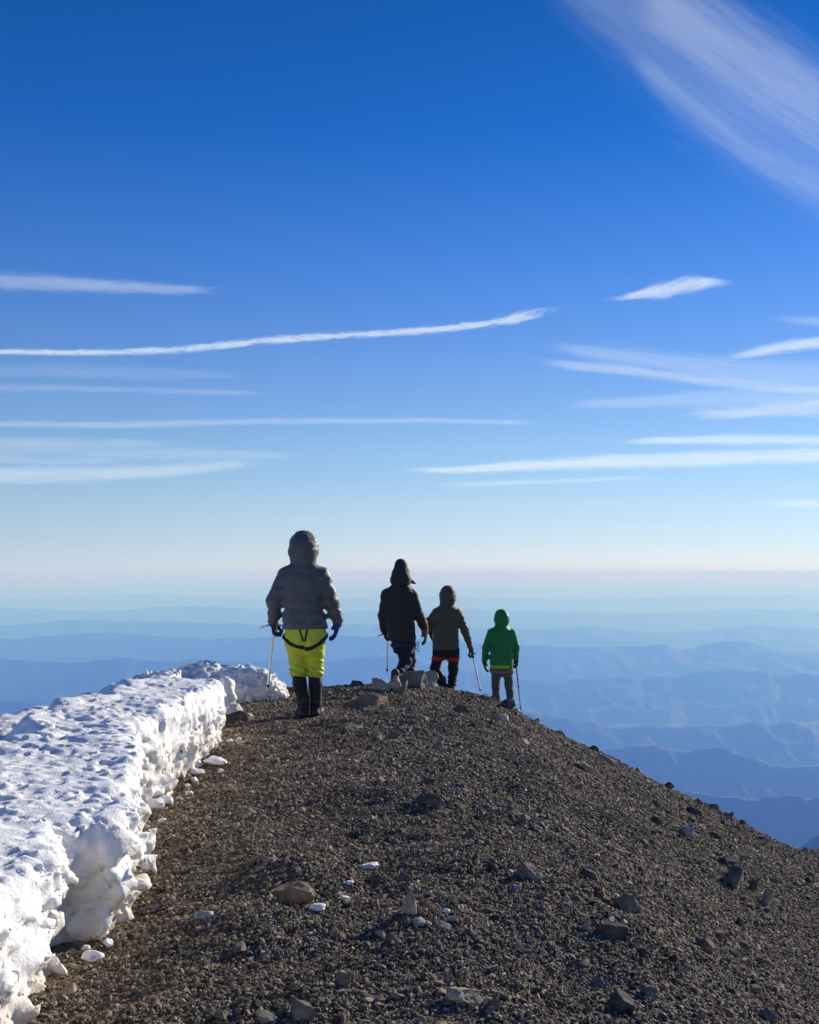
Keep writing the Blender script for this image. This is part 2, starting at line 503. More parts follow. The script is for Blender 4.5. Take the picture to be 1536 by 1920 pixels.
# ------------------------------------------------------------------ stones
def rock_mesh(name, seed, dims, sub=3, ncut=14, rough=0.05, m=None, flat=False, lo=0.5, hi=0.92, angle=28):
    rs = np.random.RandomState(seed)
    bm = bmesh.new()
    bmesh.ops.create_icosphere(bm, subdivisions=sub, radius=1.0)
    me = bpy.data.meshes.new(name)
    bm.to_mesh(me); bm.free()
    V = np.empty(len(me.vertices) * 3, np.float32); me.vertices.foreach_get('co', V); V = V.reshape(-1, 3)
    for i in range(ncut):
        nn = rs.normal(size=3); nn /= np.linalg.norm(nn)
        off = rs.uniform(lo, hi)
        d = V @ nn - off
        V = V - np.maximum(0, d)[:, None] * nn[None]
    V = V / (V.max(0) - V.min(0))[None]
    V = V - (V.max(0) + V.min(0))[None] / 2
    if rough:
        nrm = V / np.linalg.norm(V, axis=1)[:, None]
        V = V + nrm * (rough * fbm(V[:, 0] * 4, V[:, 1] * 4, V[:, 2] * 4, 4, seed % 97, 0.6))[:, None]
    V = V * np.array(dims)[None]
    me.vertices.foreach_set('co', V.astype(np.float32).ravel())
    if m: me.materials.append(m)
    me.update()
    if not flat:
        me.polygons.foreach_set('use_smooth', np.ones(len(me.polygons), bool))
        me.set_sharp_from_angle(angle=R(angle))
    return me

ST = {
    'grey': stone_mat('stone_grey', [(.11, .094, .076), (.19, .163, .134), (.30, .26, .22)]),
    'dark': stone_mat('stone_dark', [(.05, .043, .035), (.095, .081, .067), (.16, .138, .115)]),
    'tan': stone_mat('stone_tan', [(.26, .19, .13), (.44, .33, .235), (.62, .49, .37)]),
    'brown': stone_mat('stone_brown', [(.12, .085, .062), (.21, .15, .11), (.31, .23, .175)]),
    'red': stone_mat('stone_reddish', [(.10, .06, .045), (.20, .115, .085), (.27, .18, .14)]),
    'pale': stone_mat('stone_pale', [(.28, .26, .24), (.42, .40, .37), (.55, .52, .48)]),
}

# gravel: stuff, instanced on points
peb_col = bpy.data.collections.new('gravel_kinds')
peb_m = stone_mat('gravel_stones', [(.072, .055, .037), (.13, .10, .068), (.20, .157, .106), (.29, .235, .16), (.18, .125, .076), (.26, .182, .113), (.42, .36, .28)], True, 0.0015, 160)
for i in range(12):
    rs = np.random.RandomState(100 + i)
    me = rock_mesh('gravel_stone', 500 + i, (1.0, rs.uniform(.6, .95), rs.uniform(.4, .75)), sub=1 if i < 7 else 2, ncut=9, rough=0.06, m=peb_m, flat=True, lo=.45, hi=.85)
    peb_col.objects.link(bpy.data.objects.new('gravel_stone', me))
gg = bpy.data.node_groups.new('strew', 'GeometryNodeTree')
gg.interface.new_socket('Geometry', in_out='INPUT', socket_type='NodeSocketGeometry')
gg.interface.new_socket('Geometry', in_out='OUTPUT', socket_type='NodeSocketGeometry')
gi = gg.nodes.new('NodeGroupInput'); go = gg.nodes.new('NodeGroupOutput')
iop = gg.nodes.new('GeometryNodeInstanceOnPoints')
ci = gg.nodes.new('GeometryNodeCollectionInfo')
ci.inputs['Collection'].default_value = peb_col
ci.inputs['Separate Children'].default_value = True
ci.inputs['Reset Children'].default_value = True
def attr(nm, ty):
    q = gg.nodes.new('GeometryNodeInputNamedAttribute'); q.data_type = ty; q.inputs['Name'].default_value = nm
    return q.outputs['Attribute']
e2r = gg.nodes.new('FunctionNodeEulerToRotation')
gg.links.new(attr('rot', 'FLOAT_VECTOR'), e2r.inputs[0])
gg.links.new(e2r.outputs[0], iop.inputs['Rotation'])
gg.links.new(attr('size', 'FLOAT_VECTOR'), iop.inputs['Scale'])
gg.links.new(attr('kind_index', 'INT'), iop.inputs['Instance Index'])
iop.inputs['Pick Instance'].default_value = True
gg.links.new(gi.outputs[0], iop.inputs['Points'])
gg.links.new(ci.outputs[0], iop.inputs['Instance'])
gg.links.new(iop.outputs[0], go.inputs[0])

SNOW_FOOT = np.array([(-1.02, 1.2), (-1.10, 2.6), (-1.13, 3.30), (-1.19, 3.66), (-1.30, 3.93), (-1.13, 4.08), (-1.10, 4.30), (-1.14, 4.55),
                      (-1.28, 4.88), (-1.35, 5.36), (-1.52, 5.95), (-1.60, 6.15), (-1.48, 6.49), (-1.50, 7.0), (-1.47, 7.77), (-1.50, 8.6),
                      (-1.66, 9.2), (-1.80, 9.6), (-2.05, 9.95), (-2.30, 10.3), (-2.38, 10.7)])
def snow_edge(y):
    return np.interp(y, SNOW_FOOT[:, 1], SNOW_FOOT[:, 0])

rs = np.random.RandomState(3)
pts, sizes = [], []
for (ya, yb, dens, smin_, smean) in ((2.4, 4.2, 11000, .0045, .0092), (4.2, 6.0, 9000, .005, .0102), (6, 8.5, 6000, .006, .0120), (8.5, 11.5, 3600, .008, .0150), (11.5, 15, 1700, .011, .020), (15, 21, 500, .014, .024)):
    x0 = min(float(snow_edge(yb)), float(snow_edge(ya))) - .15
    if ya > 8: x0 = -2.8
    x1 = 0.385 * yb + .9
    N = int((yb - ya) * (x1 - x0) * dens)
    x = rs.uniform(x0, x1, N); y = rs.uniform(ya, yb, N)
    keep = ((x > snow_edge(y) - 0.12) | (y > 9.9)) & (x < 0.385 * y + .9)
    x, y = x[keep], y[keep]
    s = np.maximum(smin_, rs.lognormal(math.log(smean), 0.42, len(x)))
    big = rs.uniform(size=len(x)) < 0.008
    s = np.where(big, s * rs.uniform(1.6, 2.4, len(x)), s)
    s = np.minimum(s, 0.04)
    pts.append(np.stack([x, y], 1)); sizes.append(s)
xy = np.concatenate(pts); s = np.concatenate(sizes)
z = ground(xy[:, 0], xy[:, 1]) + s * 0.16
N = len(s)
me = bpy.data.meshes.new('gravel')
me.vertices.add(N); me.vertices.foreach_set('co', np.stack([xy[:, 0], xy[:, 1], z], 1).astype(np.float32).ravel())
a = me.attributes.new('rot', 'FLOAT_VECTOR', 'POINT'); a.data.foreach_set('vector', np.stack([rs.normal(0, .55, N), rs.normal(0, .55, N), rs.uniform(0, 6.28, N)], 1).astype(np.float32).ravel())
sc = np.stack([s * rs.uniform(.9, 1.5, N), s * rs.uniform(.8, 1.2, N), s * rs.uniform(.8, 1.35, N)], 1)
a = me.attributes.new('size', 'FLOAT_VECTOR', 'POINT'); a.data.foreach_set('vector', sc.astype(np.float32).ravel())
a = me.attributes.new('kind_index', 'INT', 'POINT'); a.data.foreach_set('value', rs.randint(0, 12, N).astype(np.int32))
o = new_obj('gravel', me, peb_m)
md = o.modifiers.new('strew', 'NODES'); md.node_group = gg
tag(o, kind='stuff')
print('gravel', N)

print('T %.1f' % (time.time() - _t))
# individual rocks: px, py(middle), width px, height px, stone, flatness of depth, label
ROCKS = [
    (676, 1310, 84, 34, 'brown', 'broad brown boulder half buried at the left end of the crest rocks', 21),
    (717, 1288, 34, 24, 'tan', 'light tan rock between the broad brown boulder and the split pink one', 22),
    (741, 1288, 26, 28, 'tan', 'pale pinkish rock with a lit face below the dark jacket hiker', 23),
    (757, 1292, 18, 26, 'brown', 'narrow pinkish slab leaning right of the pale rock on the crest', 24),
    (774, 1280, 48, 30, 'grey', 'rounded dark grey boulder in the middle of the crest rocks', 25),
    (800, 1275, 40, 36, 'tan', 'upright boulder with a bright tan face right of the rounded grey one', 26),
    (669, 1277, 22, 10, 'dark', 'small dark rock on the skyline left of the crest boulders', 27),
    (722, 1318, 16, 9, 'tan', 'small tan stone just below the crest boulders', 28),
    (862, 1329, 40, 19, 'dark', 'dark wedge stone with a tan tip below the olive jacket hiker', 29),
    (938, 1346, 32, 18, 'tan', 'tan lumpy rock on the gravel below the green jacket hiker', 30),
    (926, 1354, 22, 12, 'dark', 'dark stone tucked at the left of the tan lumpy rock', 31),
    (908, 1307, 26, 15, 'grey', 'grey rock at the foot of the long silver pole', 32),
    (950, 1320, 30, 20, 'dark', 'dark rock hiding the boots of the green jacket hiker', 33),
    (925, 1300, 16, 10, 'grey', 'small grey skyline stone left of the green jacket hiker', 34),
    (442, 1346, 62, 26, 'dark', 'black rock against the foot of the snow pillar', 35),
    (662, 1364, 40, 15, 'grey', 'flat grey rock with a lit top right of the first hiker\'s boots', 36),
    (708, 1383, 26, 16, 'grey', 'blocky grey stone beside the brown cube-like one in mid gravel', 37),
    (737, 1379, 24, 17, 'brown', 'brown cube-like stone right beside the blocky grey one', 38),
    (822, 1397, 20, 13, 'grey', 'grey stone alone in the gravel below the dark wedge stone', 39),
    (575, 1416, 14, 11, 'grey', 'little grey stone in front of the first hiker', 40),
    (486, 1420, 24, 14, 'grey', 'grey stone in the gravel near the snow debris', 41),
    (716, 1463, 22, 14, 'brown', 'brown stone with one light facet in mid gravel', 42),
    (806, 1501, 52, 24, 'dark', 'dark pyramid rock in the middle of the gravel', 43),
    (804, 1466, 24, 14, 'dark', 'dark stone just above the pyramid rock', 44),
    (866, 1472, 22, 13, 'grey', 'grey stone up and to the right of the dark pyramid rock', 45),
    (452, 1527, 32, 15, 'grey', 'low grey stone with a lit end on the left gravel', 46),
    (470, 1522, 20, 13, 'grey', 'round stone touching the low grey one on the left gravel', 47),
    (986, 1535, 28, 18, 'brown', 'brown lumpy stone at the break of the right slope', 48),
    (503, 1568, 17, 9, 'pale', 'small pale stone in the gravel beside the snow wall', 49),
    (511, 1611, 44, 16, 'grey', 'curved grey stone with a bright right end', 50),
    (487, 1631, 30, 12, 'grey', 'slim grey stone just under the curved one', 51),
    (550, 1678, 82, 46, 'brown', 'large pitted purple brown rock in the left foreground', 52),
    (583, 1677, 26, 26, 'brown', 'knob of brown rock at the right end of the pitted one', 53),
    (708, 1651, 34, 20, 'red', 'reddish block below the thin white snow scrap', 54),
    (757, 1648, 26, 20, 'grey', 'grey plate on edge right of the reddish block', 55),
    (768, 1698, 38, 52, 'tan', 'upright pointed rock with a brightly lit right face', 56),
    (788, 1734, 46, 16, 'pale', 'pale flat plate at the foot of the upright pointed rock', 57),
    (832, 1740, 42, 12, 'grey', 'thin grey slab lying right of the pale flat plate', 58),
    (739, 1761, 28, 18, 'grey', 'grey stone below the upright pointed rock', 59),
    (638, 1756, 24, 14, 'brown', 'brown stone left of the upright pointed rock and its plates', 60),
    (479, 1729, 18, 14, 'grey', 'small grey stone under the pitted brown rock', 61),
    (452, 1781, 42, 22, 'grey', 'ridged grey rock on the lower left gravel', 62),
    (643, 1842, 34, 28, 'brown', 'brown pointed rock in the bottom middle', 63),
    (870, 1870, 70, 28, 'tan', 'long rounded tan rock near the bottom edge', 64),
    (927, 1883, 28, 24, 'brown', 'brown rock at the right end of the long tan one', 65),
    (565, 1902, 62, 36, 'grey', 'large grey rock cut by the bottom edge, left of middle', 66),
    (500, 1913, 46, 22, 'grey', 'low grey rock at the bottom edge left of the large one', 67),
    (415, 1906, 30, 24, 'grey', 'small grey rock at the bottom edge left of both larger ones', 68),
    (1108, 1440, 66, 30, 'tan', 'long tan slab lying down the right slope with a lit edge', 69),
    (1144, 1424, 34, 22, 'tan', 'shorter slab just above the long tan one', 70),
    (989, 1534, 18, 14, 'grey', 'grey stone beside the brown lumpy one at the slope break', 71),
    (995, 1636, 48, 34, 'grey', 'squarish grey boulder right of the middle foreground', 72),
    (1108, 1641, 38, 20, 'dark', 'dark stone right of the squarish grey boulder', 73),
    (1288, 1558, 28, 20, 'pale', 'pale broken stone high on the right slope', 74),
    (1231, 1540, 26, 18, 'dark', 'dark stone left of the pale broken stone', 75),
    (1302, 1521, 34, 16, 'dark', 'flat dark stone above the pale broken stone', 76),
    (1314, 1503, 20, 14, 'red', 'reddish stone just under the right skyline', 77),
    (1378, 1646, 64, 46, 'grey', 'big grey boulder with a flat face on the right slope', 78),
    (1368, 1620, 54, 18, 'dark', 'dark lump behind the big flat faced boulder', 79),
    (1441, 1683, 32, 38, 'tan', 'tan slab leaning right of the big flat faced boulder', 80),
    (1412, 1661, 22, 26, 'dark', 'dark stone between the big boulder and the leaning slab', 81),
    (1178, 1694, 56, 46, 'grey', 'blocky boulder with a tan lower corner on the right slope', 82),
    (1128, 1675, 22, 18, 'red', 'reddish stone at the left of the blocky boulder', 83),
    (1150, 1718, 20, 12, 'pale', 'small pale chip under the blocky boulder', 84),
    (1153, 1748, 60, 30, 'dark', 'dark wedge rock below the blocky boulder', 85),
    (1388, 1729, 32, 24, 'dark', 'dark round stone below the leaning slab', 86),
    (1322, 1775, 40, 24, 'brown', 'brown oval stone on the lower right slope', 87),
    (1351, 1751, 30, 20, 'brown', 'brown stone just above the brown oval one', 88),
    (1432, 1803, 30, 20, 'brown', 'brown stone with a white chip beside it', 89),
    (1451, 1811, 14, 10, 'pale', 'white chip beside a brown stone on the lower right', 90),
    (1123, 1844, 28, 20, 'grey', 'grey stone left of the lower peaked rock', 91),
    (1165, 1881, 50, 38, 'dark', 'dark peaked rock near the bottom right', 92),
    (1220, 1864, 32, 24, 'grey', 'grey stone right of the dark peaked rock', 93),
    (1444, 1905, 34, 26, 'grey', 'grey stone at the bottom edge in the right corner', 94),
    (1416, 1857, 24, 13, 'grey', 'left one of two small stones in the lower right', 95),
    (1455, 1858, 22, 13, 'brown', 'right one of two small stones in the lower right', 96),
    (920, 1900, 20, 16, 'grey', 'little grey stone at the bottom edge below the long tan rock', 97),
    (970, 1668, 14, 12, 'pale', 'tiny pale stone below the squarish grey boulder', 98),
    (1063, 1687, 16, 15, 'tan', 'small tan stone left of the blocky boulder', 99),
    (1051, 1369, 18, 12, 'grey', 'grey stone on the skyline right of the black trekking pole', 100),
    (1113, 1403, 20, 12, 'dark', 'dark skyline stone above the two tan slabs', 101),
    (1198, 1445, 18, 11, 'brown', 'brown skyline stone right of the two tan slabs', 102),
    (1252, 1474, 26, 13, 'dark', 'dark skyline stone halfway down the right edge', 103),
    (1337, 1513, 24, 12, 'brown', 'brown skyline stone low on the right edge', 104),
    (1007, 1581, 14, 13, 'tan', 'tiny tan stone above the squarish grey boulder', 105),
    (983, 1390, 20, 12, 'tan', 'tan stone on the gravel below the black trekking pole', 106),
    (332, 1594, 26, 18, 'brown', 'brown stone nearest the middle of the snow wall', 107),
    (355, 1630, 28, 14, 'grey', 'grey wedge below the brown stone by the snow wall', 108),
    (331, 1639, 22, 13, 'dark', 'dark stone touching the grey wedge by the snow wall', 109),
    (126, 1858, 32, 24, 'tan', 'tan rounded rock below the slanting ice prong', 110),
    (274, 1860, 26, 20, 'grey', 'grey stone on the gravel below the white snow chunks', 111),
    (199, 1843, 18, 14, 'grey', 'small grey stone right of the tan rounded rock', 112),
    (276, 1708, 40, 16, 'dark', 'dark stone under the bulge of the snow wall', 113),
    (268, 1672, 26, 18, 'brown', 'brown rounded stone touching the snow wall', 114),
    (383, 1718, 44, 18, 'pale', 'pale elongated stone alone on the left gravel', 115),
    (512, 1608, 14, 9, 'pale', 'pale chip on the curved grey stone', 116),
    (394, 1545, 22, 14, 'dark', 'dark stone right of the snow debris', 117),
    (380, 1473, 30, 16, 'brown', 'brown stone among the snow debris', 118),
    (452, 1392, 20, 9, 'pale', 'small pale stone near the corner of the snow wall', 119),
]
def set_rock(px, py, w, h, stone, label, seed, group=None, sub=4, me=None):
    x, y, z = cast(px, py + h * 0.42)
    s = F / y
    W, Hh = w / s, h / s
    if 620 < px < 830 and py < 1312:
        W, Hh = W * 1.12, Hh * 1.12
    rs = np.random.RandomState(seed)
    Hh = max(Hh, W * .34)
    dims = (W * 1.04, W * rs.uniform(.7, .95), Hh * 1.30)
    me = rock_mesh('rock', seed * 7 + 1, dims, sub=sub, ncut=17, rough=0.06, m=ST[stone], lo=.36, hi=.82, angle=22)
    o = new_obj('rock', me)
    o.location = (x, y + dims[1] * .35, z + Hh * (0.34 if 11.3 < y < 14 and 620 < px < 830 else 0.16))
    o.rotation_euler = (rs.normal(0, .1), rs.normal(0, .12), rs.normal(0, .45))
    tag(o, label, 'rock', group)
    return o
for (px, py, w, h, stone, label, seed) in ROCKS:
    o = set_rock(px, py, w, h, stone, label, seed, 'rocks on the gravel ridge', 4 if w > 24 else 3)
    if label.startswith('long tan slab') or label.startswith('shorter slab'):
        o.scale = (1.05, 0.8, 0.45); o.rotation_euler = (0.05, 0.52, 0.2)
    if 'thin grey slab' in label:
        o.scale = (1, 1, .55); o.rotation_euler = (.1, .25, -.3)
    if 'plate on edge' in label:
        o.scale = (1, .4, 1); o.rotation_euler = (0, .5, .2)
    if 'upright pointed' in label:
        o.scale = (.75, .8, 1.0); o.rotation_euler = (0, .12, .6)
    if 'leaning slab' in label or 'slab leaning' in label:
        o.scale = (.6, .9, 1.0); o.rotation_euler = (0, .45, .3)
    if label.startswith('broad brown boulder'):
        o.location.z -= .07; o.scale = (1.1, 1, 1)

print('T %.1f' % (time.time() - _t))
# loose stones: countable ones between the named rocks, sharing a few shapes
shapes = {}
for kname in ('grey', 'brown', 'dark', 'tan'):
    shapes[kname] = [rock_mesh('stone', 900 + i * 13 + len(kname), (1, .8, .62), sub=3, ncut=12, rough=0.05, m=ST[kname], lo=.38, hi=.82) for i in range(3)]
LAND = [(676, 1305, 'broad brown crest boulder'), (774, 1280, 'rounded dark grey crest boulder'), (862, 1329, 'dark wedge stone with a tan tip'),
        (938, 1346, 'tan lumpy rock'), (442, 1346, 'black rock by the snow pillar'), (662, 1364, 'flat grey rock with a lit top'),
        (722, 1381, 'two blocky stones in mid gravel'), (806, 1501, 'dark pyramid rock'), (452, 1527, 'low grey stone with a lit end'),
        (986, 1535, 'brown lumpy stone at the slope break'), (511, 1611, 'curved grey stone'), (550, 1678, 'large pitted brown rock'),
        (708, 1651, 'reddish block'), (768, 1698, 'upright pointed rock'), (832, 1740, 'thin grey slab'), (452, 1781, 'ridged grey rock'),
        (643, 1842, 'brown pointed rock'), (870, 1870, 'long rounded tan rock'), (565, 1902, 'large grey rock at the bottom edge'),
        (1108, 1440, 'long tan slab'), (995, 1636, 'squarish grey boulder'), (1288, 1558, 'pale broken stone'), (1378, 1646, 'big flat faced boulder'),
        (1178, 1694, 'blocky boulder'), (1153, 1748, 'dark wedge rock below the blocky boulder'), (1388, 1729, 'dark round stone'),
        (1322, 1775, 'brown oval stone'), (1432, 1803, 'brown stone with the white chip'), (1165, 1881, 'dark peaked rock'),
        (174, 1798, 'larger white snow chunk'), (383, 1718, 'pale elongated stone'), (405, 1431, 'longest snow flake'),
        (575, 1416, 'little grey stone before the first hiker'), (1444, 1905, 'grey stone in the bottom right corner'), (332, 1594, 'brown stone by the snow wall'),
        (822, 1397, 'lone grey stone in mid gravel'), (717, 1463, 'brown stone with one light facet'), (1123, 1844, 'grey stone left of the peaked rock')]
rs = np.random.RandomState(21)
placed = [(r_[0], r_[1], r_[2]) for r_ in ROCKS] + [(174, 1798, 40), (100, 1818, 50), (595, 1708, 30), (693, 1628, 34), (405, 1431, 40)]
used, cnt, tries = set(), 0, 0
while cnt < 150 and tries < 4000:
    tries += 1
    px = rs.uniform(110, 1536); py = rs.uniform(1330, 1915)
    wpx = rs.uniform(10, 17) if rs.uniform() < .8 else rs.uniform(17, 25)
    x, y, z = cast(px, py)
    if y > 12.8 or (x < snow_edge(y) + .10) or (y > 9.5 and x < -1.5): continue
    if any(abs(px - a) < c * .7 + 8 and abs(py - b_) < c * .5 + 8 for a, b_, c in placed): continue
    kname = ['grey', 'brown', 'dark', 'grey', 'brown', 'tan'][rs.randint(6)]
    near = sorted(LAND, key=lambda q: (q[0] - px) ** 2 + (q[1] - py) ** 2)[:3]
    lab = None
    for (lx, ly, nm) in near:
        dx, dy = px - lx, py - ly
        dist = math.hypot(dx, dy)
        how = 'just ' if dist < 45 else '' if dist < 90 else 'well ' if dist < 150 else 'far '
        ds = []
        if abs(dy) > .4 * abs(dx): ds.append('below' if dy > 0 else 'above')
        if abs(dx) > .4 * abs(dy): ds.append('right of' if dx > 0 else 'left of')
        where = ' and '.join(ds)
        cand = '%s %s stone %s%s the %s' % ('small' if wpx < 17 else 'stubby', kname, how, where, nm)
        if cand not in used and len(cand.split()) <= 16:
            lab = cand; break
    if lab is None: continue
    used.add(lab)
    sz = wpx * y / F
    o = new_obj('stone', shapes[kname][rs.randint(3)])
    o.location = (x, y, z + sz * .18)
    o.scale = (sz * rs.uniform(.95, 1.2), sz, sz * rs.uniform(.7, 1.1))
    o.rotation_euler = (rs.normal(0, .3), rs.normal(0, .3), rs.uniform(0, 6.28))
    tag(o, lab, 'stone', 'small loose stones on the gravel ridge')
    placed.append((px, py, wpx + 8)); cnt += 1
print('stones', cnt)

print('T %.1f' % (time.time() - _t))
# ------------------------------------------------------------------ snow
sm = bpy.data.materials.new('old_snow'); sm.use_nodes = True
n, l = sm.node_tree.nodes, sm.node_tree.links
b = n['Principled BSDF']
b.inputs['Roughness'].default_value = 0.55
b.inputs['Specular IOR Level'].default_value = 0.35
b.inputs['Subsurface Weight'].default_value = 0.25
b.inputs['Subsurface Radius'].default_value = (1.0, 0.9, 0.8)
b.inputs['Subsurface Scale'].default_value = 0.015
geo = n.new('ShaderNodeNewGeometry'); sep = n.new('ShaderNodeSeparateXYZ')
l.new(geo.outputs['Position'], sep.inputs[0])
nz = n.new('ShaderNodeTexNoise'); nz.inputs['Scale'].default_value = 7; nz.inputs['Detail'].default_value = 6
l.new(geo.outputs['Position'], nz.inputs['Vector'])
# dust settles on the wall's lower, dirtier layers
mh = n.new('ShaderNodeMapRange'); mh.inputs[1].default_value = 0.52; mh.inputs[2].default_value = 0.0
l.new(sep.outputs['Z'], mh.inputs[0])
mn = n.new('ShaderNodeMapRange'); mn.inputs[1].default_value = 0.32; mn.inputs[2].default_value = 0.62
l.new(nz.outputs['Fac'], mn.inputs[0])
mu = n.new('ShaderNodeMath'); mu.operation = 'MULTIPLY'
l.new(mh.outputs[0], mu.inputs[0]); l.new(mn.outputs[0], mu.inputs[1])
rp = n.new('ShaderNodeValToRGB')
rp.color_ramp.elements[0].color = (.97, .965, .955, 1); rp.color_ramp.elements[1].color = (.66, .55, .44, 1)
rp.color_ramp.elements.new(0.3).color = (.94, .905, .85, 1)
l.new(mu.outputs[0], rp.inputs['Fac']); l.new(rp.outputs['Color'], b.inputs['Base Color'])
n2 = n.new('ShaderNodeTexNoise'); n2.inputs['Scale'].default_value = 85; n2.inputs['Detail'].default_value = 8; n2.inputs['Roughness'].default_value = .65
l.new(geo.outputs['Position'], n2.inputs['Vector'])
bp = n.new('ShaderNodeBump'); bp.inputs['Distance'].default_value = 0.009
l.new(n2.outputs['Fac'], bp.inputs['Height']); l.new(bp.outputs['Normal'], b.inputs['Normal'])

def snow_field(P, base):
    """base solid plus lumps; noise only near the surface"""
    X, Y, Z = P
    near = np.abs(base) < 0.22
    x, y, z = X[near], Y[near], Z[near]
    wall = sstep(0.50, 0.32, z)          # face below the lip, top above
    wx = x + 0.05 * perlin(x * 5, y * 5, z * 5, 61); wy = y + 0.05 * perlin(x * 5, y * 5, z * 5, 62)
    big = fbm(wx * 2.6, wy * 2.6, z * 3.2, 2, 41)
    bil = np.abs(fbm(wx * 7.5, wy * 7.5, z * 8.5, 3, 44, .5))
    fine = fbm(x * 26, y * 26, z * 30, 3, 47, .6)
    lump = 0.065 * big - 0.085 * (bil - 0.25) + 0.019 * fine + 0.02 * np.abs(perlin(wx * 17, wy * 17, z * 20, 58))
    # on top: wind-cut scales that overlap away from the sun
    sc_ = np.abs(perlin(wx * 2.6 + 1.2 * z, wy * 8.0, z * 6, 51)) + .6 * np.abs(perlin(wx * 8, wy * 19, z * 9, 52))
    sc2 = perlin(wx * 3.2 + wy * 1.5, wy * 9, z * 5, 55)
    top = 0.020 * big - 0.026 * (np.maximum(sc_, .12) - 0.35) - 0.022 * np.clip(sc2 * 2.2, -.04, .5) + 0.016 * fine
    out = base.copy()
    out[near] = base[near] + lump * wall + top * (1 - wall)
    return out

def poly_dist(x, y):
    """distance inside (+) the foot line of the bank, on a plan grid"""
    e = SNOW_FOOT
    best = np.full(x.shape, 1e9, np.float32)
    for i in range(len(e) - 1):
        ax, ay = e[i]; bx, by = e[i + 1]
        dx, dy = bx - ax, by - ay
        t = np.clip(((x - ax) * dx + (y - ay) * dy) / (dx * dx + dy * dy), 0, 1)
        best = np.minimum(best, np.sqrt((x - ax - t * dx) ** 2 + (y - ay - t * dy) ** 2))
    ins = x < snow_edge(y)
    return np.where(ins, best, -best)

def bank(P):
    X, Y, Z = P
    x2, y2 = X[:, :, 0], Y[:, :, 0]
    Dd = poly_dist(x2, y2)[:, :, None]
    gz = ground(x2, y2, False)[:, :, None]
    # top height: level near the wall, then falling off to the left
    inw = -(X - snow_edge(y2)[:, :, None])
    Hh = 0.50 + 0.05 * np.sin(Y * 1.1) + 0.05 * np.clip(inw, 0, .6)
    yy = Y
    lim = (np.interp(y2, [1, 4, 5, 6.4, 7.8, 9, 12], [1.6, 1.0, .80, .55, .62, .72, .7]) + .10 * np.sin(y2 * 4.1) + .05 * np.sin(y2 * 9.7)).astype(np.float32)[:, :, None]
    Hh = Hh + 0.02 * np.exp(-((inw - lim + 0.05) / .10) ** 2) - 0.15 * sstep(lim - .02, lim + .16, inw)
    Hh = Hh + 0.04 * np.exp(-((inw - lim - 0.55) / .10) ** 2) - 0.75 * np.maximum(0, inw - lim - .65)
    Hh = Hh - 0.10 * sstep(8.6, 10.4, Y)
    Hh = smin(Hh, .17 + .346 * (X + 2.98) - .043 * (Y - 10.5), .05)
    under = 0.05 * sstep(0.12, 0.0, Z - gz)
    # far end closes the bank
    end = smax(-(Dd - under), Z - Hh, 0.09)
    end = smax(end, Y - 11.2, 0.1)
    # bays eaten into the face
    for (bx, by, bz, rx, ry, rz) in ((-1.42, 5.75, .20, .26, .22, .22), (-1.20, 4.42, .13, .2, .26, .07), (-1.18, 3.98, .10, .18, .13, .16),
                                     (-1.46, 6.75, .12, .13, .16, .12), (-1.2, 3.15, .1, .14, .2, .07)):
        end = smax(end, -ell(P, (bx, by, bz), (rx, ry, rz)), 0.04)
    return end

def crop(o, zmin):
    return o

def build_snow(name, basefn, lo, hi, h, label):
    P = grid(lo, hi, h)
    D = snow_field(P, basefn(P).astype(np.float32))
    V, Q = surface_net(D, lo, h)
    o = new_obj(name, np_mesh(name, V, Q), sm, None, True)
    tag(o, label, 'snow')
    return o
# near half at finer steps than the far half; both cut the same field, joined into one bank
def bank_mesh():
    Vs, Qs, off = [], [], 0
    for (lo, hi, h) in (((-3.6, 2.0, -.25), (-.85, 6.5, .85), .0165), ((-4.6, 6.42, -.45), (-1.2, 11.5, .85), .0205)):
        P = grid(lo, hi, h)
        D = snow_field(P, bank(P).astype(np.float32))
        V, Q = surface_net(D, lo, h)
        Vs.append(V); Qs.append(Q + off); off += len(V)
    return np_mesh('snow_bank', np.concatenate(Vs), np.concatenate(Qs))
o = new_obj('snow_bank', bank_mesh(), sm, None, True)
tag(o, 'long bank of old white snow with a steep crumbling dirty wall along the left', 'snow bank')
print('bank', time.time() - _t, len(o.data.polygons))

def lump(P):
    d = ell(P, (-2.30, 12.1, .0), (.50, .5, .36))
    d = smin(d, ell(P, (-1.85, 11.95, .03), (.38, .42, .30)), .12)
    d = smin(d, ell(P, (-1.58, 11.95, .0), (.20, .32, .24)), .1)
    return smin(d, ell(P, (-2.75, 12.1, -.03), (.5, .5, .30)), .1)
build_snow('snow_block', lump, (-3.4, 11.3, -.3), (-1.1, 12.8, .7), .02, 'rounded white snow block at the far end of the bank beside the first hiker')
def pillar(P):
    d = cap(P, (-1.72, 10.2, -.05), (-1.76, 10.25, .34), .11, .06)
    d = smin(d, cap(P, (-1.72, 10.2, 0.0), (-1.55, 10.15, -.02), .08, .05), .08)
    return smin(d, cap(P, (-1.95, 10.1, -.02), (-1.88, 10.15, .16), .07, .10), .05)
def small_snow(P, basefn):
    X, Y, Z = P
    return basefn(P) + .035 * fbm(X * 8, Y * 8, Z * 9, 3, 71) + .006 * fbm(X * 30, Y * 30, Z * 30, 2, 75)
o = sdf_obj('snow_pillar', lambda P: small_snow(P, pillar), (-2.2, 9.9, -.2), (-1.35, 10.5, .5), .015, sm)
tag(o, 'thin eroded snow pillar standing in the gap beside the black rock', 'snow')

print('T %.1f' % (time.time() - _t))
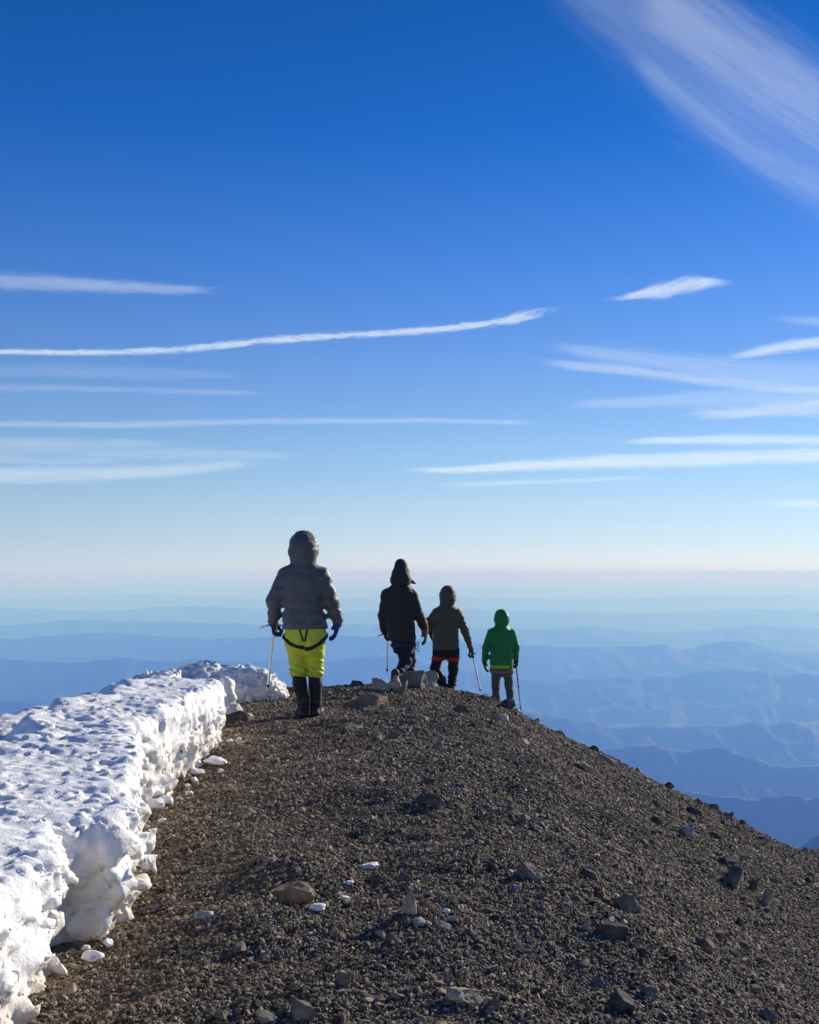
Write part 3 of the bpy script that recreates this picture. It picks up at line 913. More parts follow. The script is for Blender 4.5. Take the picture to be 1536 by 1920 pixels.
# broken snow pieces on the gravel
BITS = [
    (174, 1798, 38, 17, 'larger white snow chunk in the bay of the snow wall'),
    (160, 1784, 15, 10, 'small snow lump touching the larger white chunk'),
    (202, 1776, 22, 14, 'wedge of snow up and right of the larger white chunk'),
    (100, 1818, 46, 40, 'slanting smooth ice prong at the foot of the wall'),
    (405, 1431, 40, 14, 'longest snow flake lying off the middle of the wall'),
    (414, 1449, 13, 7, 'tiny snow scrap under the longest flake'),
    (368, 1450, 30, 12, 'flat snow piece left of the longest flake'),
    (366, 1436, 22, 18, 'snow block leaning on the wall above the flat piece'),
    (365, 1466, 14, 10, 'pointed snow scrap below the flat piece'),
    (354, 1491, 15, 10, 'triangular snow scrap alone on the gravel'),
    (351, 1476, 10, 8, 'tiny snow crumb above the triangular scrap'),
    (272, 1529, 21, 14, 'snow chip below the hollow of the wall'),
    (304, 1541, 14, 6, 'thin snow sliver on the gravel right of the chip'),
    (313, 1504, 20, 16, 'tilted snow plate at the wall foot by the hollow'),
    (291, 1511, 32, 18, 'rounded snow lump left of the tilted plate'),
    (336, 1500, 12, 6, 'little snow flake right of the tilted plate'),
    (693, 1628, 32, 10, 'thin white snow scrap above the reddish block'),
    (655, 1660, 14, 8, 'small snow scrap left of the reddish block'),
    (646, 1690, 15, 8, 'small snow scrap right of the pitted brown rock'),
    (595, 1708, 28, 12, 'bright snow scrap below the knob of the pitted rock'),
    (838, 1713, 12, 6, 'tiny snow scrap right of the upright pointed rock'),
    (430, 1392, 12, 6, 'tiny snow crumb near the corner of the wall'),
    (447, 1388, 9, 5, 'snow crumb beside the small pale stone'),
]
bit_m = mat('snow_bits', (.86, .86, .87), .5, (25, .2), (60, .004), (.78, .76, .74))
for i, (px, py, w, h, lab) in enumerate(BITS):
    x, y, z = cast(px, py + h * .4)
    s = F / y
    me = rock_mesh('snow_chunk', 3000 + i, (w / s * 1.1, w / s * .8, max(h / s * 1.1, .02)), sub=3, ncut=7, rough=.12, m=bit_m, lo=.55, hi=.95, angle=50)
    o = new_obj('snow_chunk', me)
    o.location = (x, y + .01, z + h / s * .45 + .006)
    rs = np.random.RandomState(i)
    o.rotation_euler = (rs.normal(0, .15), rs.normal(0, .15), rs.normal(0, .5))
    if 'prong' in lab:
        o.scale = (1.25, .45, .55); o.rotation_euler = (0, .75, 0)
    tag(o, lab, 'snow chunk', 'pieces of snow fallen on the gravel')

# ------------------------------------------------------------------ people
skin_m = mat('skin', (.30, .17, .11), .55)
FAB = {}
def fabric(name, col, rough=.75, sheen=0.15, col2=None, fold=.004):
    if name not in FAB:
        FAB[name] = mat(name, col, rough, (14, .25), (38, fold), col2 or tuple(c * 1.25 for c in col), 0, .3, sheen)
    return FAB[name]

def hand(parent, name, m, wrist, side, grip, aim=(0, 0, -1), h=.0045, scale=1.0):
    """five-fingered glove; side -1 left, +1 right. palm faces the body"""
    w = Vector(wrist)
    az = Vector(aim).normalized()           # direction of the hand
    fwd = Vector((0, 1, 0)); fwd = (fwd - az * fwd.dot(az)).normalized()   # thumb side
    inn = az.cross(fwd) * (1 if az.cross(fwd).x * -side > 0 else -1)        # palm normal, towards the body
    def L(a, f, i): return tuple(w + (az * a + fwd * f + inn * i) * scale)
    def fn(P):
        d = cap(P, L(-.03, 0, 0), L(.03, 0, 0), .034 * scale, .036 * scale)
        for f in (-.024, 0, .024):
            d = smin(d, cap(P, L(.02, f, 0), L(.085, f * 1.1, .003), .022 * scale, .019 * scale), .012)
        for k, (f, ln) in enumerate(((-.036, .062), (-.012, .076), (.013, .082), (.037, .072))):
            r0 = .0142 * scale
            a0 = (.085, f, .004)
            if grip:
                pts_ = [a0, (a0[0] + ln * .40, f, .018), (a0[0] + ln * .42, f, .046), (a0[0] + ln * .05, f, .058)]
            else:
                pts_ = [a0, (a0[0] + ln * .42, f * 1.05, .008), (a0[0] + ln * .75, f * 1.05, .022), (a0[0] + ln * .92, f * 1.0, .040)]
            for p, q in zip(pts_[:-1], pts_[1:]):
                d = smin(d, cap(P, L(*p), L(*q), r0, r0 * .92), .004)
        th = [(.015, .03, .008), (.05, .058, .02), (.08, .058 if not grip else .045, .038)]
        for p, q in zip(th[:-1], th[1:]):
            d = smin(d, cap(P, L(*p), L(*q), .0155 * scale, .013 * scale), .008)
        return d
    c = np.array(L(.06, 0, .02)); e = .125 * scale
    return sdf_obj(name, fn, tuple(c - e), tuple(c + e), h, m, parent)

def make_person(S):
    J, lab = S['J'], S['label']
    x, y = S['xy']
    z0 = S['z']
    root = empty('person', (x, y, z0))
    tag(root, lab, 'person', 'hikers walking along the ridge')
    hd = J['head']; nb = J['neck']
    tw = S.get('torso')             # rows z cx cy rx ry
    # continuous body inside the clothes
    def body(P):
        X, Y, Z = P
        d = ell(P, hd, (.073, .092, .112))
        d = smin(d, ell(P, (hd[0], hd[1] + .05, hd[2] - .06), (.05, .05, .05)), .03)          # jaw
        d = smin(d, cap(P, (hd[0], hd[1] + .085, hd[2] + .01), (hd[0], hd[1] + .108, hd[2] - .022), .008, .014), .012)  # nose
        for s in (-1, 1):
            d = smin(d, ell(P, (hd[0] + s * .074, hd[1] - .005, hd[2] - .01), (.010, .02, .032)), .006)
            d = smax(d, -ell(P, (hd[0] + s * .031, hd[1] + .098, hd[2] + .012), (.017, .013, .009)), .008)
            d = smin(d, ell(P, (hd[0] + s * .031, hd[1] + .083, hd[2] + .012), (.012, .010, .008)), .002)
        d = smin(d, ell(P, (hd[0], hd[1] + .090, hd[2] - .052), (.024, .010, .008)), .004)
        d = smin(d, cap(P, hd, (nb[0], nb[1], nb[2] - .02), .055, .06), .03)
        k = [(r_[0], r_[1], r_[2], r_[3] * .72, r_[4] * .70) for r_ in tw]
        k.append((nb[2] + .01, nb[0], nb[1], .05, .05))
        k.append((tw[0][0] - .08, tw[0][1], tw[0][2], tw[0][3] * .72, tw[0][4] * .7))
        d = smin(d, column(P, k), .04)
        for s in ('L', 'R'):
            d = smin(d, cap(P, J['sh' + s], J['el' + s], .048, .038), .03)
            d = smin(d, cap(P, J['el' + s], J['wr' + s], .038, .026), .02)
            hx = Vector(J['wr' + s]) + Vector(J['aim' + s]).normalized() * .06
            d = smin(d, cap(P, J['wr' + s], tuple(hx), .024, .02), .01)
            d = smin(d, cap(P, J['hip' + s], J['kn' + s], .085, .052), .03)
            d = smin(d, cap(P, J['kn' + s], J['an' + s], .050, .034), .02)
            d = smin(d, cap(P, J['an' + s], J['toe' + s], .034, .028), .02)
        return d
    allz = [v[2] for v in J.values() if len(v) == 3]
    lo = (-.55, -.45, min(allz) - .12); hi = (.6, .45, hd[2] + .16)
    sdf_obj('body', body, lo, hi, .0125, skin_m, root)

    ja, jb = S['arm_r'], S['cuff_r']
    qa, qs = S['quilt']
    def jacket(P):
        X, Y, Z = P
        d = column(P, tw, 2.4)
        d = smin(d, cap(P, (nb[0], nb[1], nb[2] - .06), (nb[0], nb[1] + .005, nb[2] + .05), .11, .075), .09)
        a = None
        for s in ('L', 'R'):
            sh, elb, wr = J['sh' + s], J['el' + s], J['wr' + s]
            u = cap(P, sh, elb, ja, ja * .92)
            u = smin(u, cap(P, elb, wr, ja * .92, jb), .03)
            # trim the sleeve at the cuff
            aw = Vector(wr) - Vector(elb); aw.normalize()
            cut = (X - wr[0]) * aw.x + (Y - wr[1]) * aw.y + (Z - wr[2]) * aw.z - .025
            u = smax(u, cut, .012)
            a = u if a is None else np.minimum(a, u)
        d = smin(d, a, .045)
        # quilted baffles and folds
        def relief(X, Y, Z):
            yk = Z + .010 * np.sin(X * 19) + .012 * perlin(X * 6, Y * 6, Z * 6, 5)
            return (-qa * (np.abs(np.sin(np.pi * yk / qs)) ** .6 - .6) + .008 * fbm(X * 9, Y * 9, Z * 13, 3, S['seed'])
                    + .004 * perlin(X * 14, Y * 14, Z * 60, S['seed'] + 4))
        d = rough_up(P, d, relief)
        hem = tw[0][0]
        return smax(d, hem + .012 * np.sin(X * 7 + 1) * S.get('hemwave', .5) - Z, .012)
    jm = S['jacket_m']
    jac = sdf_obj('jacket', jacket, (-.6, -.35, tw[0][0] - .2), (.65, .42, nb[2] + .16), S['h'], jm, root)

    hc, hr = S['hood']
    def hood(P):
        X, Y, Z = P
        d = ell(P, hc, hr)
        d = smin(d, ell(P, (hc[0], hc[1] - .01, hc[2] - hr[2] * .45), (hr[0] * .96, hr[1] * .9, hr[2] * .62)), .06)
        d = smin(d, cap(P, (nb[0], nb[1] - .005, nb[2] - .03), (hc[0], hc[1] - .01, hc[2] - hr[2] * .5), hr[0] * .86, hr[0] * .90), .04)
        if S.get('collar'):
            d = smin(d, ell(P, S['collar'][0], S['collar'][1]), .04)
        if S.get('peak'):
            d = smin(d, ell(P, S['peak'][0], S['peak'][1]), .05)
        if S.get('flap'):
            d = smin(d, cap(P, S['flap'][0], S['flap'][1], .05, .014), .03)
        d = smax(d, -ell(P, (hc[0], hc[1] + hr[1] * 1.0, hc[2] - .03), (hr[0] * .72, hr[1] * .85, hr[2] * .78)), .03)
        d = d - qa * .6 * (np.abs(np.sin(np.pi * (Z + .3 * (Y - hc[1]) ** 2 + .01 * np.sin(X * 20)) / (qs * .95))) ** .6 - .6)
        return rough_up(P, d, lambda X, Y, Z: .007 * fbm(X * 10, Y * 10, Z * 14, 3, S['seed'] + 9))
    sdf_obj('hood', hood, (hc[0] - .26, hc[1] - .25, nb[2] - .17), (hc[0] + .28, hc[1] + .28, hc[2] + hr[2] + .1), S['h'] * .9, jm, jac)

    def trousers(P):
        X, Y, Z = P
        top = tw[0][0]
        d = column(P, S['pelvis'], 2.2)
        lr = S['leg_r']
        g = None
        for s in ('L', 'R'):
            kn, an, hp = J['kn' + s], J['an' + s], J['hip' + s]
            u = cap(P, hp, kn, lr[0], lr[1])
            if S['cuff_z'] > .3:
                u = smin(u, ell(P, (kn[0], kn[1] - .01, S['cuff_z'] + .045), (lr[1] * 1.16, lr[1] * 1.2, .055)), .03)
            else:
                u = smin(u, cap(P, kn, an, lr[1], lr[2]), .03)
            g = u if g is None else np.minimum(g, u)
        d = smin(d, g, .025)
        if S.get('crease'):
            d = smin(d, cap(P, (.010, .0, .62), (.010, .02, .435), .034, .024), .015)
            d = smax(d, -cap(P, (.002, -.20, .70), (.006, -.18, .36), .075, .080), .02)
            d = smax(d, -cap(P, (.002, .20, .70), (.006, .20, .36), .075, .075), .02)
        low = S['cuff_z']
        def relief(X, Y, Z):
            f = fbm(X * 8, Y * 8, Z * 12, 3, S['seed'] + 20)
            near_k = np.exp(-((Z - low - .06) / .1) ** 2)
            return .010 * f + near_k * .010 * np.sin(Z * 110 + 5 * X * 10 + f * 3)
        d = rough_up(P, d, relief)
        return smax(d, low - Z, .012)
    P_lo = (-.45, -.42, min(J['anL'][2], J['anR'][2]) - .12); P_hi = (.5, .45, tw[0][0] + .12)
    tr = sdf_obj('trousers', trousers, P_lo, P_hi, S['h'], S['trouser_m'], root)

    # harness webbing follows the trousers' own surface
    if S.get('loops'):
        hm = S['harness_m']
        hn = None
        for (fnc, w, xa, xb) in S['loops']:
            def band(P, fnc=fnc, w=w, xa=xa, xb=xb):
                X, Y, Z = P
                d = trousers(P) - .009
                d = smax(d, np.abs(Z - fnc(X, Y)) - w, .004)
                d = np.maximum(d, xa - X); d = np.maximum(d, X - xb)
                return d
            bx_, by_ = np.meshgrid(np.linspace(max(xa, -.35), min(xb, .35), 20), np.linspace(-.22, .22, 20))
            zz_ = fnc(bx_, by_)
            q = sdf_obj('harness' if hn is None else 'leg_loop', band, (-.36, -.30, float(zz_.min()) - w - .02), (.40, .34, float(zz_.max()) + w + .02), .007, hm, root if hn is None else hn)
            if hn is None: hn = q
        for (xa, za, xb, zb, w) in S.get('straps', []):
            def st(P, xa=xa, za=za, xb=xb, zb=zb, w=w):
                X, Y, Z = P
                d = trousers(P) - .008
                xl = xa + (xb - xa) * (Z - za) / (zb - za)
                d = smax(d, np.abs(X - xl) - w, .004)
                d = np.maximum(np.maximum(d, Z - max(za, zb)), min(za, zb) - Z)
                return np.maximum(d, Y + .02)
            sdf_obj('strap', st, (min(xa, xb) - .05, -.30, min(za, zb) - .02), (max(xa, xb) + .05, .02, max(za, zb) + .02), .006, hm, hn)
    if S.get('extra_hem'):
        zt, zb, m_ = S['extra_hem']
        def eh(P):
            X, Y, Z = P
            k = [(zb, *tw[0][1:3], tw[0][3] * .97, tw[0][4] * .97), (zt + .03, *tw[0][1:3], tw[0][3] * .95, tw[0][4] * .95)]
            return column(P, k, 2.3) + .005 * fbm(X * 14, Y * 14, Z * 8, 2, 8)
        sdf_obj('shirt_hem', eh, (-.35, -.3, zb - .03), (.35, .3, zt + .08), .009, m_, root)

    for s in ('L', 'R'):
        kn, an, toe = J['kn' + s], J['an' + s], J['toe' + s]
        if S.get('gaiter_m'):
            top = S['cuff_z'] + .03
            def gaiter(P):
                X, Y, Z = P
                kx = kn[0] + (an[0] - kn[0]) * .1
                d = cap(P, (kx, kn[1] - .015, top - .02), (kx + (an[0] - kx) * .35, (kn[1] + an[1]) / 2 - .03, (top + an[2]) / 2 + .06), .062, .062)
                d = smin(d, cap(P, (kx + (an[0] - kx) * .35, (kn[1] + an[1]) / 2 - .03, (top + an[2]) / 2 + .06), (an[0], an[1], an[2] + .03), .062, .050), .03)
                d = smin(d, cap(P, (an[0], an[1], an[2] + .01), (an[0] * .6 + toe[0] * .4, an[1] * .6 + toe[1] * .4, an[2] * .5 + toe[2] * .5 + .01), .054, .045), .03)
                d = smax(d, Z - top, .01)
                return rough_up(P, d, lambda X, Y, Z: .006 * fbm(X * 12, Y * 12, Z * 15, 3, 33))
            sdf_obj('gaiter', gaiter, (kn[0] - .25, -.35, an[2] - .1), (kn[0] + .3, .4, top + .04), .009, S['gaiter_m'], root)
        def boot(P):
            X, Y, Z = P
            zb = S['sole'][0 if s == 'L' else 1]
            ax, ay = an[0], an[1]
            hx, hy = ax - (toe[0] - ax) * .25, ay - (toe[1] - ay) * .25
            d = cap(P, (ax, ay, an[2] + .08), (ax, ay, an[2] - .01), .056, .056)
            d = smin(d, cap(P, (hx, hy, zb + .045), (toe[0], toe[1], zb + .035), .048, .046), .03)
            d = smax(d, zb - Z, .006)
            return d
        bo = sdf_obj('boot', boot, (an[0] - .25, an[1] - .3, S['sole'][0 if s == 'L' else 1] - .03), (an[0] + .25, an[1] + .4, an[2] + .17), .008, S['boot_m'], root)
        def sole(P):
            X, Y, Z = P
            zb = S['sole'][0 if s == 'L' else 1]
            ax, ay = an[0], an[1]
            hx, hy = ax - (toe[0] - ax) * .25, ay - (toe[1] - ay) * .25
            d = cap(P, (hx, hy, zb + .01), (toe[0], toe[1], zb + .01), .053, .051)
            return smax(d, np.abs(Z - zb - .006) - .013, .003)
        sdf_obj('sole', sole, (an[0] - .25, an[1] - .3, S['sole'][0 if s == 'L' else 1] - .03), (an[0] + .25, an[1] + .4, an[2] + .1), .007, rubber_m, bo)
        gl = S['gloves'][s]
        g = hand(root, 'glove', gl[0], J['wr' + s] if len(gl) < 3 else gl[2], -1 if s == 'L' else 1, gl[1], J['aim' + s], scale=1.22)
        g['label'] = gl[3] if len(gl) > 3 else g.name.split('.')[0]
        if len(gl) <= 3: del g['label']
        if S.get('gauntlet') and s == 'R':
            wr = Vector(J['wrR']); am = Vector(J['aimR']).normalized()
            a_, b_ = wr - am * .07, wr + am * .06
            q = sdf_obj('glove_cuff', lambda P: cap(P, tuple(a_), tuple(b_), .052, .046), (wr.x - .16, wr.y - .16, wr.z - .18), (wr.x + .16, wr.y + .16, wr.z + .18), .008, S['gauntlet'], g)
            q['label'] = 'red glove cuff'
    return root

rubber_m = mat('rubber_black', (.02, .02, .02), .7)
boot_brown = mat('boot_brown', (.06, .035, .02), .65, (20, .2), (60, .003), (.09, .05, .03))
boot_black = mat('boot_black', (.018, .018, .02), .55, (20, .2), (60, .003), (.03, .03, .033))
gaiter_m = fabric('gaiter_black', (.014, .014, .017), .7, .05)
steel_m = mat('steel_brushed', (.62, .63, .65), .32, (60, .3), None, (.5, .5, .52), 1.0)
dark_steel = mat('steel_dark', (.10, .10, .11), .4, None, None, None, .9)
alu_m = mat('aluminium_shaft', (.78, .79, .81), .38, (40, .3), None, (.7, .7, .72), .85)
black_m = mat('black_plastic', (.02, .02, .022), .45)
web_black = mat('webbing_black', (.012, .012, .014), .75, None, (150, .001))
web_red = mat('webbing_red', (.50, .02, .02), .6, None, (150, .001))
web_pink = mat('webbing_pink', (.36, .13, .10), .7, None, (150, .001))

def ang(v):
    return v

# first hiker: grey down jacket, lime trousers
P1 = dict(label='hiker in grey hooded down jacket and lime trousers with black gaiters, nearest', xy=(-.995, 10.2), z=0, seed=5, h=.0095,
    J=dict(head=(-.018, .01, 1.635), neck=(-.02, 0, 1.47), shL=(-.185, 0, 1.36), elL=(-.292, .0, 1.13), wrL=(-.312, .05, .93), aimL=(.0, .1, -1),
           shR=(.155, 0, 1.36), elR=(.238, -.01, 1.12), wrR=(.31, .03, .925), aimR=(-.12, .1, -1),
           hipL=(-.095, 0, .78), knL=(-.073, .03, .44), anL=(-.018, -.02, .11), toeL=(-.07, .15, .05),
           hipR=(.09, 0, .78), knR=(.093, .02, .44), anR=(.098, .03, .11), toeR=(.12, .21, .05)),
    torso=[(.845, -.008, 0, .214, .150), (.90, -.008, 0, .212, .155), (.96, -.012, 0, .200, .148), (1.06, -.02, 0, .188, .142), (1.15, -.022, 0, .185, .143), (1.27, -.02, 0, .195, .148), (1.36, -.018, 0, .19, .14), (1.43, -.018, 0, .15, .11), (1.49, -.018, 0, .09, .085)],
    pelvis=[(.60, -.005, 0, .15, .10), (.70, -.003, -.01, .198, .135), (.80, -.003, -.01, .200, .135), (.92, -.003, 0, .18, .12)],
    crease=True, arm_r=.082, cuff_r=.055, quilt=(.0075, .115), hood=((-.018, -.005, 1.645), (.138, .15, .145)), leg_r=(.102, .074, .07), cuff_z=.385,
    jacket_m=fabric('down_grey', (.086, .084, .088), .5, .3), trouser_m=fabric('trousers_lime', (.50, .55, .03), .6, .1, (.60, .62, .05)),
    harness_m=web_black, gaiter_m=gaiter_m, boot_m=boot_black, sole=(.0, .0),
    gloves={'L': (mat('glove_navy', (.012, .02, .045), .7), True, (-.308, .06, .93)), 'R': (mat('glove_blue', (.012, .04, .16), .7, None, (70, .002)), False, (.308, .035, .93))},
    loops=[(lambda X, Y: .795 - .085 * np.cos(np.clip(X / .2, -1, 1) * 1.45) + .25 * Y, .019, -.5, .003), (lambda X, Y: .79 - .095 * np.cos(np.clip(X / .2, -1, 1) * 1.45) + .25 * Y, .021, .003, .5)],
    straps=[(-.045, .86, -.006, .735, .009), (.032, .86, .008, .735, .009)])
# second hiker: long charcoal parka, stepping down
P2 = dict(label='hiker in long charcoal parka and navy trousers stepping down behind the crest rocks', xy=(-.138, 14.2), z=-.10, seed=15, h=.011,
    J=dict(head=(.03, .01, 1.50), neck=(.02, 0, 1.33), shL=(-.17, 0, 1.21), elL=(-.215, .0, .92), wrL=(-.195, .10, .72), aimL=(.05, .2, -1),
           shR=(.165, 0, 1.20), elR=(.262, 0, .93), wrR=(.335, .06, .755), aimR=(.1, .05, -1),
           hipL=(-.03, 0, .66), knL=(.09, .10, .30), anL=(-.05, -.16, .09), toeL=(-.06, .03, .04),
           hipR=(.12, 0, .66), knR=(.14, .20, .30), anR=(.14, .12, .05), toeR=(.16, .28, .0)),
    torso=[(.575, .05, .01, .172, .14), (.65, .04, .01, .180, .145), (.80, .018, 0, .19, .15), (.95, .0, 0, .195, .15), (1.1, -.005, 0, .20, .15), (1.2, 0, 0, .19, .14), (1.28, .01, 0, .15, .115), (1.34, .02, 0, .09, .085)],
    pelvis=[(.42, .05, .01, .12, .1), (.52, .05, 0, .155, .125), (.66, .05, 0, .155, .12)],
    arm_r=.072, cuff_r=.055, quilt=(.004, .14), hood=((.02, -.01, 1.45), (.122, .13, .145)), collar=((.02, 0, 1.385), (.135, .13, .085)), peak=((.025, -.02, 1.57), (.084, .095, .108)), flap=((.10, .06, 1.40), (.215, .08, 1.345)), leg_r=(.10, .080, .055), cuff_z=.02,
    jacket_m=fabric('parka_charcoal', (.026, .024, .022), .7, .15), trouser_m=fabric('trousers_navy', (.010, .013, .040), .7, .1),
    harness_m=mat('webbing_olive', (.035, .04, .02), .75), gaiter_m=None, boot_m=boot_brown, sole=(.03, -.02),
    gloves={'L': (mat('glove_black', (.012, .012, .014), .7), True, (-.19, .10, .73)), 'R': (mat('glove_green', (.03, .07, .035), .7, (40, .1), None, (.09, .12, .05)), False, (.345, .06, .73), 'mottled green glove')},
    gauntlet=mat('glove_red', (.55, .02, .06), .7),
    loops=[(lambda X, Y: .525 + .05 * X, .024, -.5, .5)])
# third hiker: olive down jacket, red leg loops
P3 = dict(label='hiker in olive quilted hooded jacket with red harness loops holding a long silver pole', xy=(.597, 17.0), z=-.49, seed=25, h=.0105,
    J=dict(head=(.015, .01, 1.525), neck=(.0, 0, 1.37), shL=(-.165, 0, 1.245), elL=(-.295, -.03, 1.09), wrL=(-.26, .16, .95), aimL=(.1, .5, -1),
           shR=(.175, 0, 1.235), elR=(.285, .02, .97), wrR=(.375, .10, .70), aimR=(.35, .1, -1),
           hipL=(-.11, 0, .64), knL=(-.19, .04, .36), anL=(-.07, -.04, .11), toeL=(.05, .10, .05),
           hipR=(.10, 0, .64), knR=(.105, .03, .36), anR=(.075, .0, .10), toeR=(.09, .17, .04)),
    torso=[(.655, -.02, 0, .205, .145), (.72, -.02, 0, .21, .15), (.84, -.02, 0, .205, .145), (.97, -.02, 0, .205, .145), (1.1, -.015, 0, .205, .148), (1.23, -.005, 0, .195, .14), (1.31, 0, 0, .15, .11), (1.37, 0, 0, .09, .085)],
    pelvis=[(.50, -.02, 0, .16, .10), (.58, -.02, 0, .215, .125), (.72, -.02, 0, .205, .12)],
    arm_r=.07, cuff_r=.048, quilt=(.007, .075), hood=((.012, -.005, 1.535), (.128, .14, .145)), leg_r=(.098, .078, .070), cuff_z=.06,
    jacket_m=fabric('down_olive', (.080, .068, .040), .62, .2), trouser_m=fabric('trousers_black', (.012, .012, .014), .7, .1),
    harness_m=web_red, gaiter_m=None, boot_m=boot_brown, sole=(.0, .0),
    gloves={'L': (mat('glove_grey', (.03, .035, .03), .7), False), 'R': (mat('glove_moss', (.06, .08, .025), .7), True, (.385, .105, .68))},
    loops=[(lambda X, Y: .52 - .12 * (X + .2), .034, -.6, -.03), (lambda X, Y: .49 + .10 * (X - .03), .037, .0, .6)],
    straps=[])
# fourth hiker: green shell jacket
P4 = dict(label='hiker in bright green hooded jacket and grey trousers, farthest down the ridge', xy=(1.591, 18.5), z=-.98, seed=35, h=.011,
    J=dict(head=(.0, .01, 1.60), neck=(.0, 0, 1.45), shL=(-.18, 0, 1.335), elL=(-.268, .0, 1.08), wrL=(-.285, .05, .84), aimL=(.05, .1, -1),
           shR=(.185, 0, 1.335), elR=(.258, 0, 1.08), wrR=(.268, .11, .875), aimR=(.1, .2, -1),
           hipL=(-.09, 0, .72), knL=(-.095, .03, .45), anL=(-.085, 0, .11), toeL=(-.09, .17, .05),
           hipR=(.11, 0, .72), knR=(.135, .02, .45), anR=(.16, 0, .11), toeR=(.18, .17, .05)),
    torso=[(.765, .005, 0, .198, .130), (.86, .003, 0, .200, .135), (1.0, 0, 0, .195, .132), (1.15, 0, 0, .205, .138), (1.30, 0, 0, .205, .132), (1.38, 0, 0, .16, .11), (1.45, 0, 0, .09, .08)],
    pelvis=[(.57, .0, 0, .15, .09), (.65, .005, 0, .192, .115), (.82, .005, 0, .18, .11)],
    arm_r=.066, cuff_r=.05, quilt=(.0, .1), hood=((.005, -.01, 1.61), (.125, .135, .135)), leg_r=(.090, .072, .065), cuff_z=.07,
    jacket_m=fabric('shell_green', (.012, .19, .045), .55, .1), trouser_m=fabric('trousers_grey', (.095, .085, .082), .7, .1),
    harness_m=web_pink, gaiter_m=None, boot_m=boot_brown, sole=(.0, .0),
    gloves={'L': (mat('glove_brown', (.06, .035, .022), .65), False), 'R': (mat('glove_maroon', (.06, .018, .018), .65), True, (.272, .12, .865))},
    extra_hem=(.77, .712, fabric('shirt_lime', (.22, .55, .01), .6, .1)),
    loops=[(lambda X, Y: .655 + .35 * X * X, .022, -.5, .5)])
for S in (P1, P2, P3, P4):
    make_person(S)
print('people', time.time() - _t)

print('T %.1f' % (time.time() - _t))
# ------------------------------------------------------------------ poles and axes
def tube(name, a, b, ra, rb, m, parent, seg=14):
    a, b = Vector(a), Vector(b)
    bm = bmesh.new()
    bmesh.ops.create_cone(bm, cap_ends=True, segments=seg, radius1=ra, radius2=rb, depth=(b - a).length)
    q = (b - a).to_track_quat('Z', 'Y').to_matrix().to_4x4()
    bmesh.ops.transform(bm, matrix=Matrix.Translation((a + b) / 2) @ q, verts=bm.verts)
    me = bpy.data.meshes.new(name); bm.to_mesh(me); bm.free()
    return new_obj(name, me, m, parent, False)

def blade(name, pts, thick, m, parent, mtx):
    """flat steel piece from an outline in the local xz plane"""
    bm = bmesh.new()
    vs_ = [bm.verts.new((p[0], -thick / 2, p[1])) for p in pts]
    f = bm.faces.new(vs_)
    r_ = bmesh.ops.extrude_face_region(bm, geom=[f])
    bmesh.ops.translate(bm, verts=[v for v in r_['geom'] if isinstance(v, bmesh.types.BMVert)], vec=(0, thick, 0))
    bmesh.ops.recalc_face_normals(bm, faces=bm.faces)
    bmesh.ops.transform(bm, matrix=mtx, verts=bm.verts)
    me = bpy.data.meshes.new(name); bm.to_mesh(me); bm.free()
    return new_obj(name, me, m, parent)

def ice_axe(base, top, tip, label, yaw=0.0, r=.0135, grp='ice axes and poles held by the hikers'):
    base, top, tip = Vector(base), Vector(top), Vector(tip)
    root = empty('ice_axe', base + top)
    tag(root, label, 'ice axe', grp)
    d = tip - top
    dn = d.normalized()
    tube('shaft', (0, 0, 0), d - dn * .05, r, r, alu_m, root)
    tube('ferrule', d - dn * .055, d - dn * .03, r * 1.15, r * .9, dark_steel, root)
    tube('spike', d - dn * .032, d, r * .8, .0015, steel_m, root)
    tube('grip', dn * .015, dn * .085, r * 1.25, r * 1.2, black_m, root)
    mt = Matrix.Rotation(yaw, 4, 'Z')
    blade('pick', [(0, .016), (-.05, .018), (-.10, .006), (-.150, -.024), (-.146, -.030), (-.135, -.024), (-.12, -.022), (-.10, -.012), (-.05, -.004), (0, -.012)], .008, steel_m, root, mt)
    blade('adze', [(0, .014), (.05, .012), (.085, .0), (.09, -.012), (.05, -.002), (0, -.010)], .045, steel_m, root, mt)
    return root
ice_axe((-.995, 10.2, 0), (-.308, .10, .875), (-.378, .12, .25), 'ice axe with a long bright silver shaft held by the lime trousered hiker', yaw=.35)
ice_axe((-.138, 14.2, -.10), (-.155, .16, .66), (-.163, .15, .14), 'ice axe with a dull grey shaft held behind the hip of the charcoal parka hiker', yaw=.5, r=.0155)
ice_axe((.597, 17.0, -.49), (.415, .14, .585), (.545, .12, -.04), 'long silver axe planted in the gravel by the olive jacket hiker', yaw=-1.2)
# trekking pole
bs = Vector((1.591, 18.5, -.98))
tp = Vector((.262, .13, .84)); ti = Vector((.357, .17, -.045))
root = empty('trekking_pole', bs + tp)
tag(root, 'black trekking pole planted right of the green jacket hiker', 'trekking pole', 'ice axes and poles held by the hikers')
d = ti - tp; dn = d.normalized()
tube('upper_section', dn * .05, d * .52, .0105, .0100, black_m, root)
tube('lower_section', d * .52, d * .985, .0085, .0080, dark_steel, root)
tube('grip', -dn * .05, dn * .10, .018, .015, black_m, root)
tube('lock_collar', d * .50, d * .54, .0145, .0145, black_m, root)
tube('basket', d * .93, d * .94, .026, .028, black_m, root)
tube('tip', d * .975, d * 1.0, .006, .002, steel_m, root)

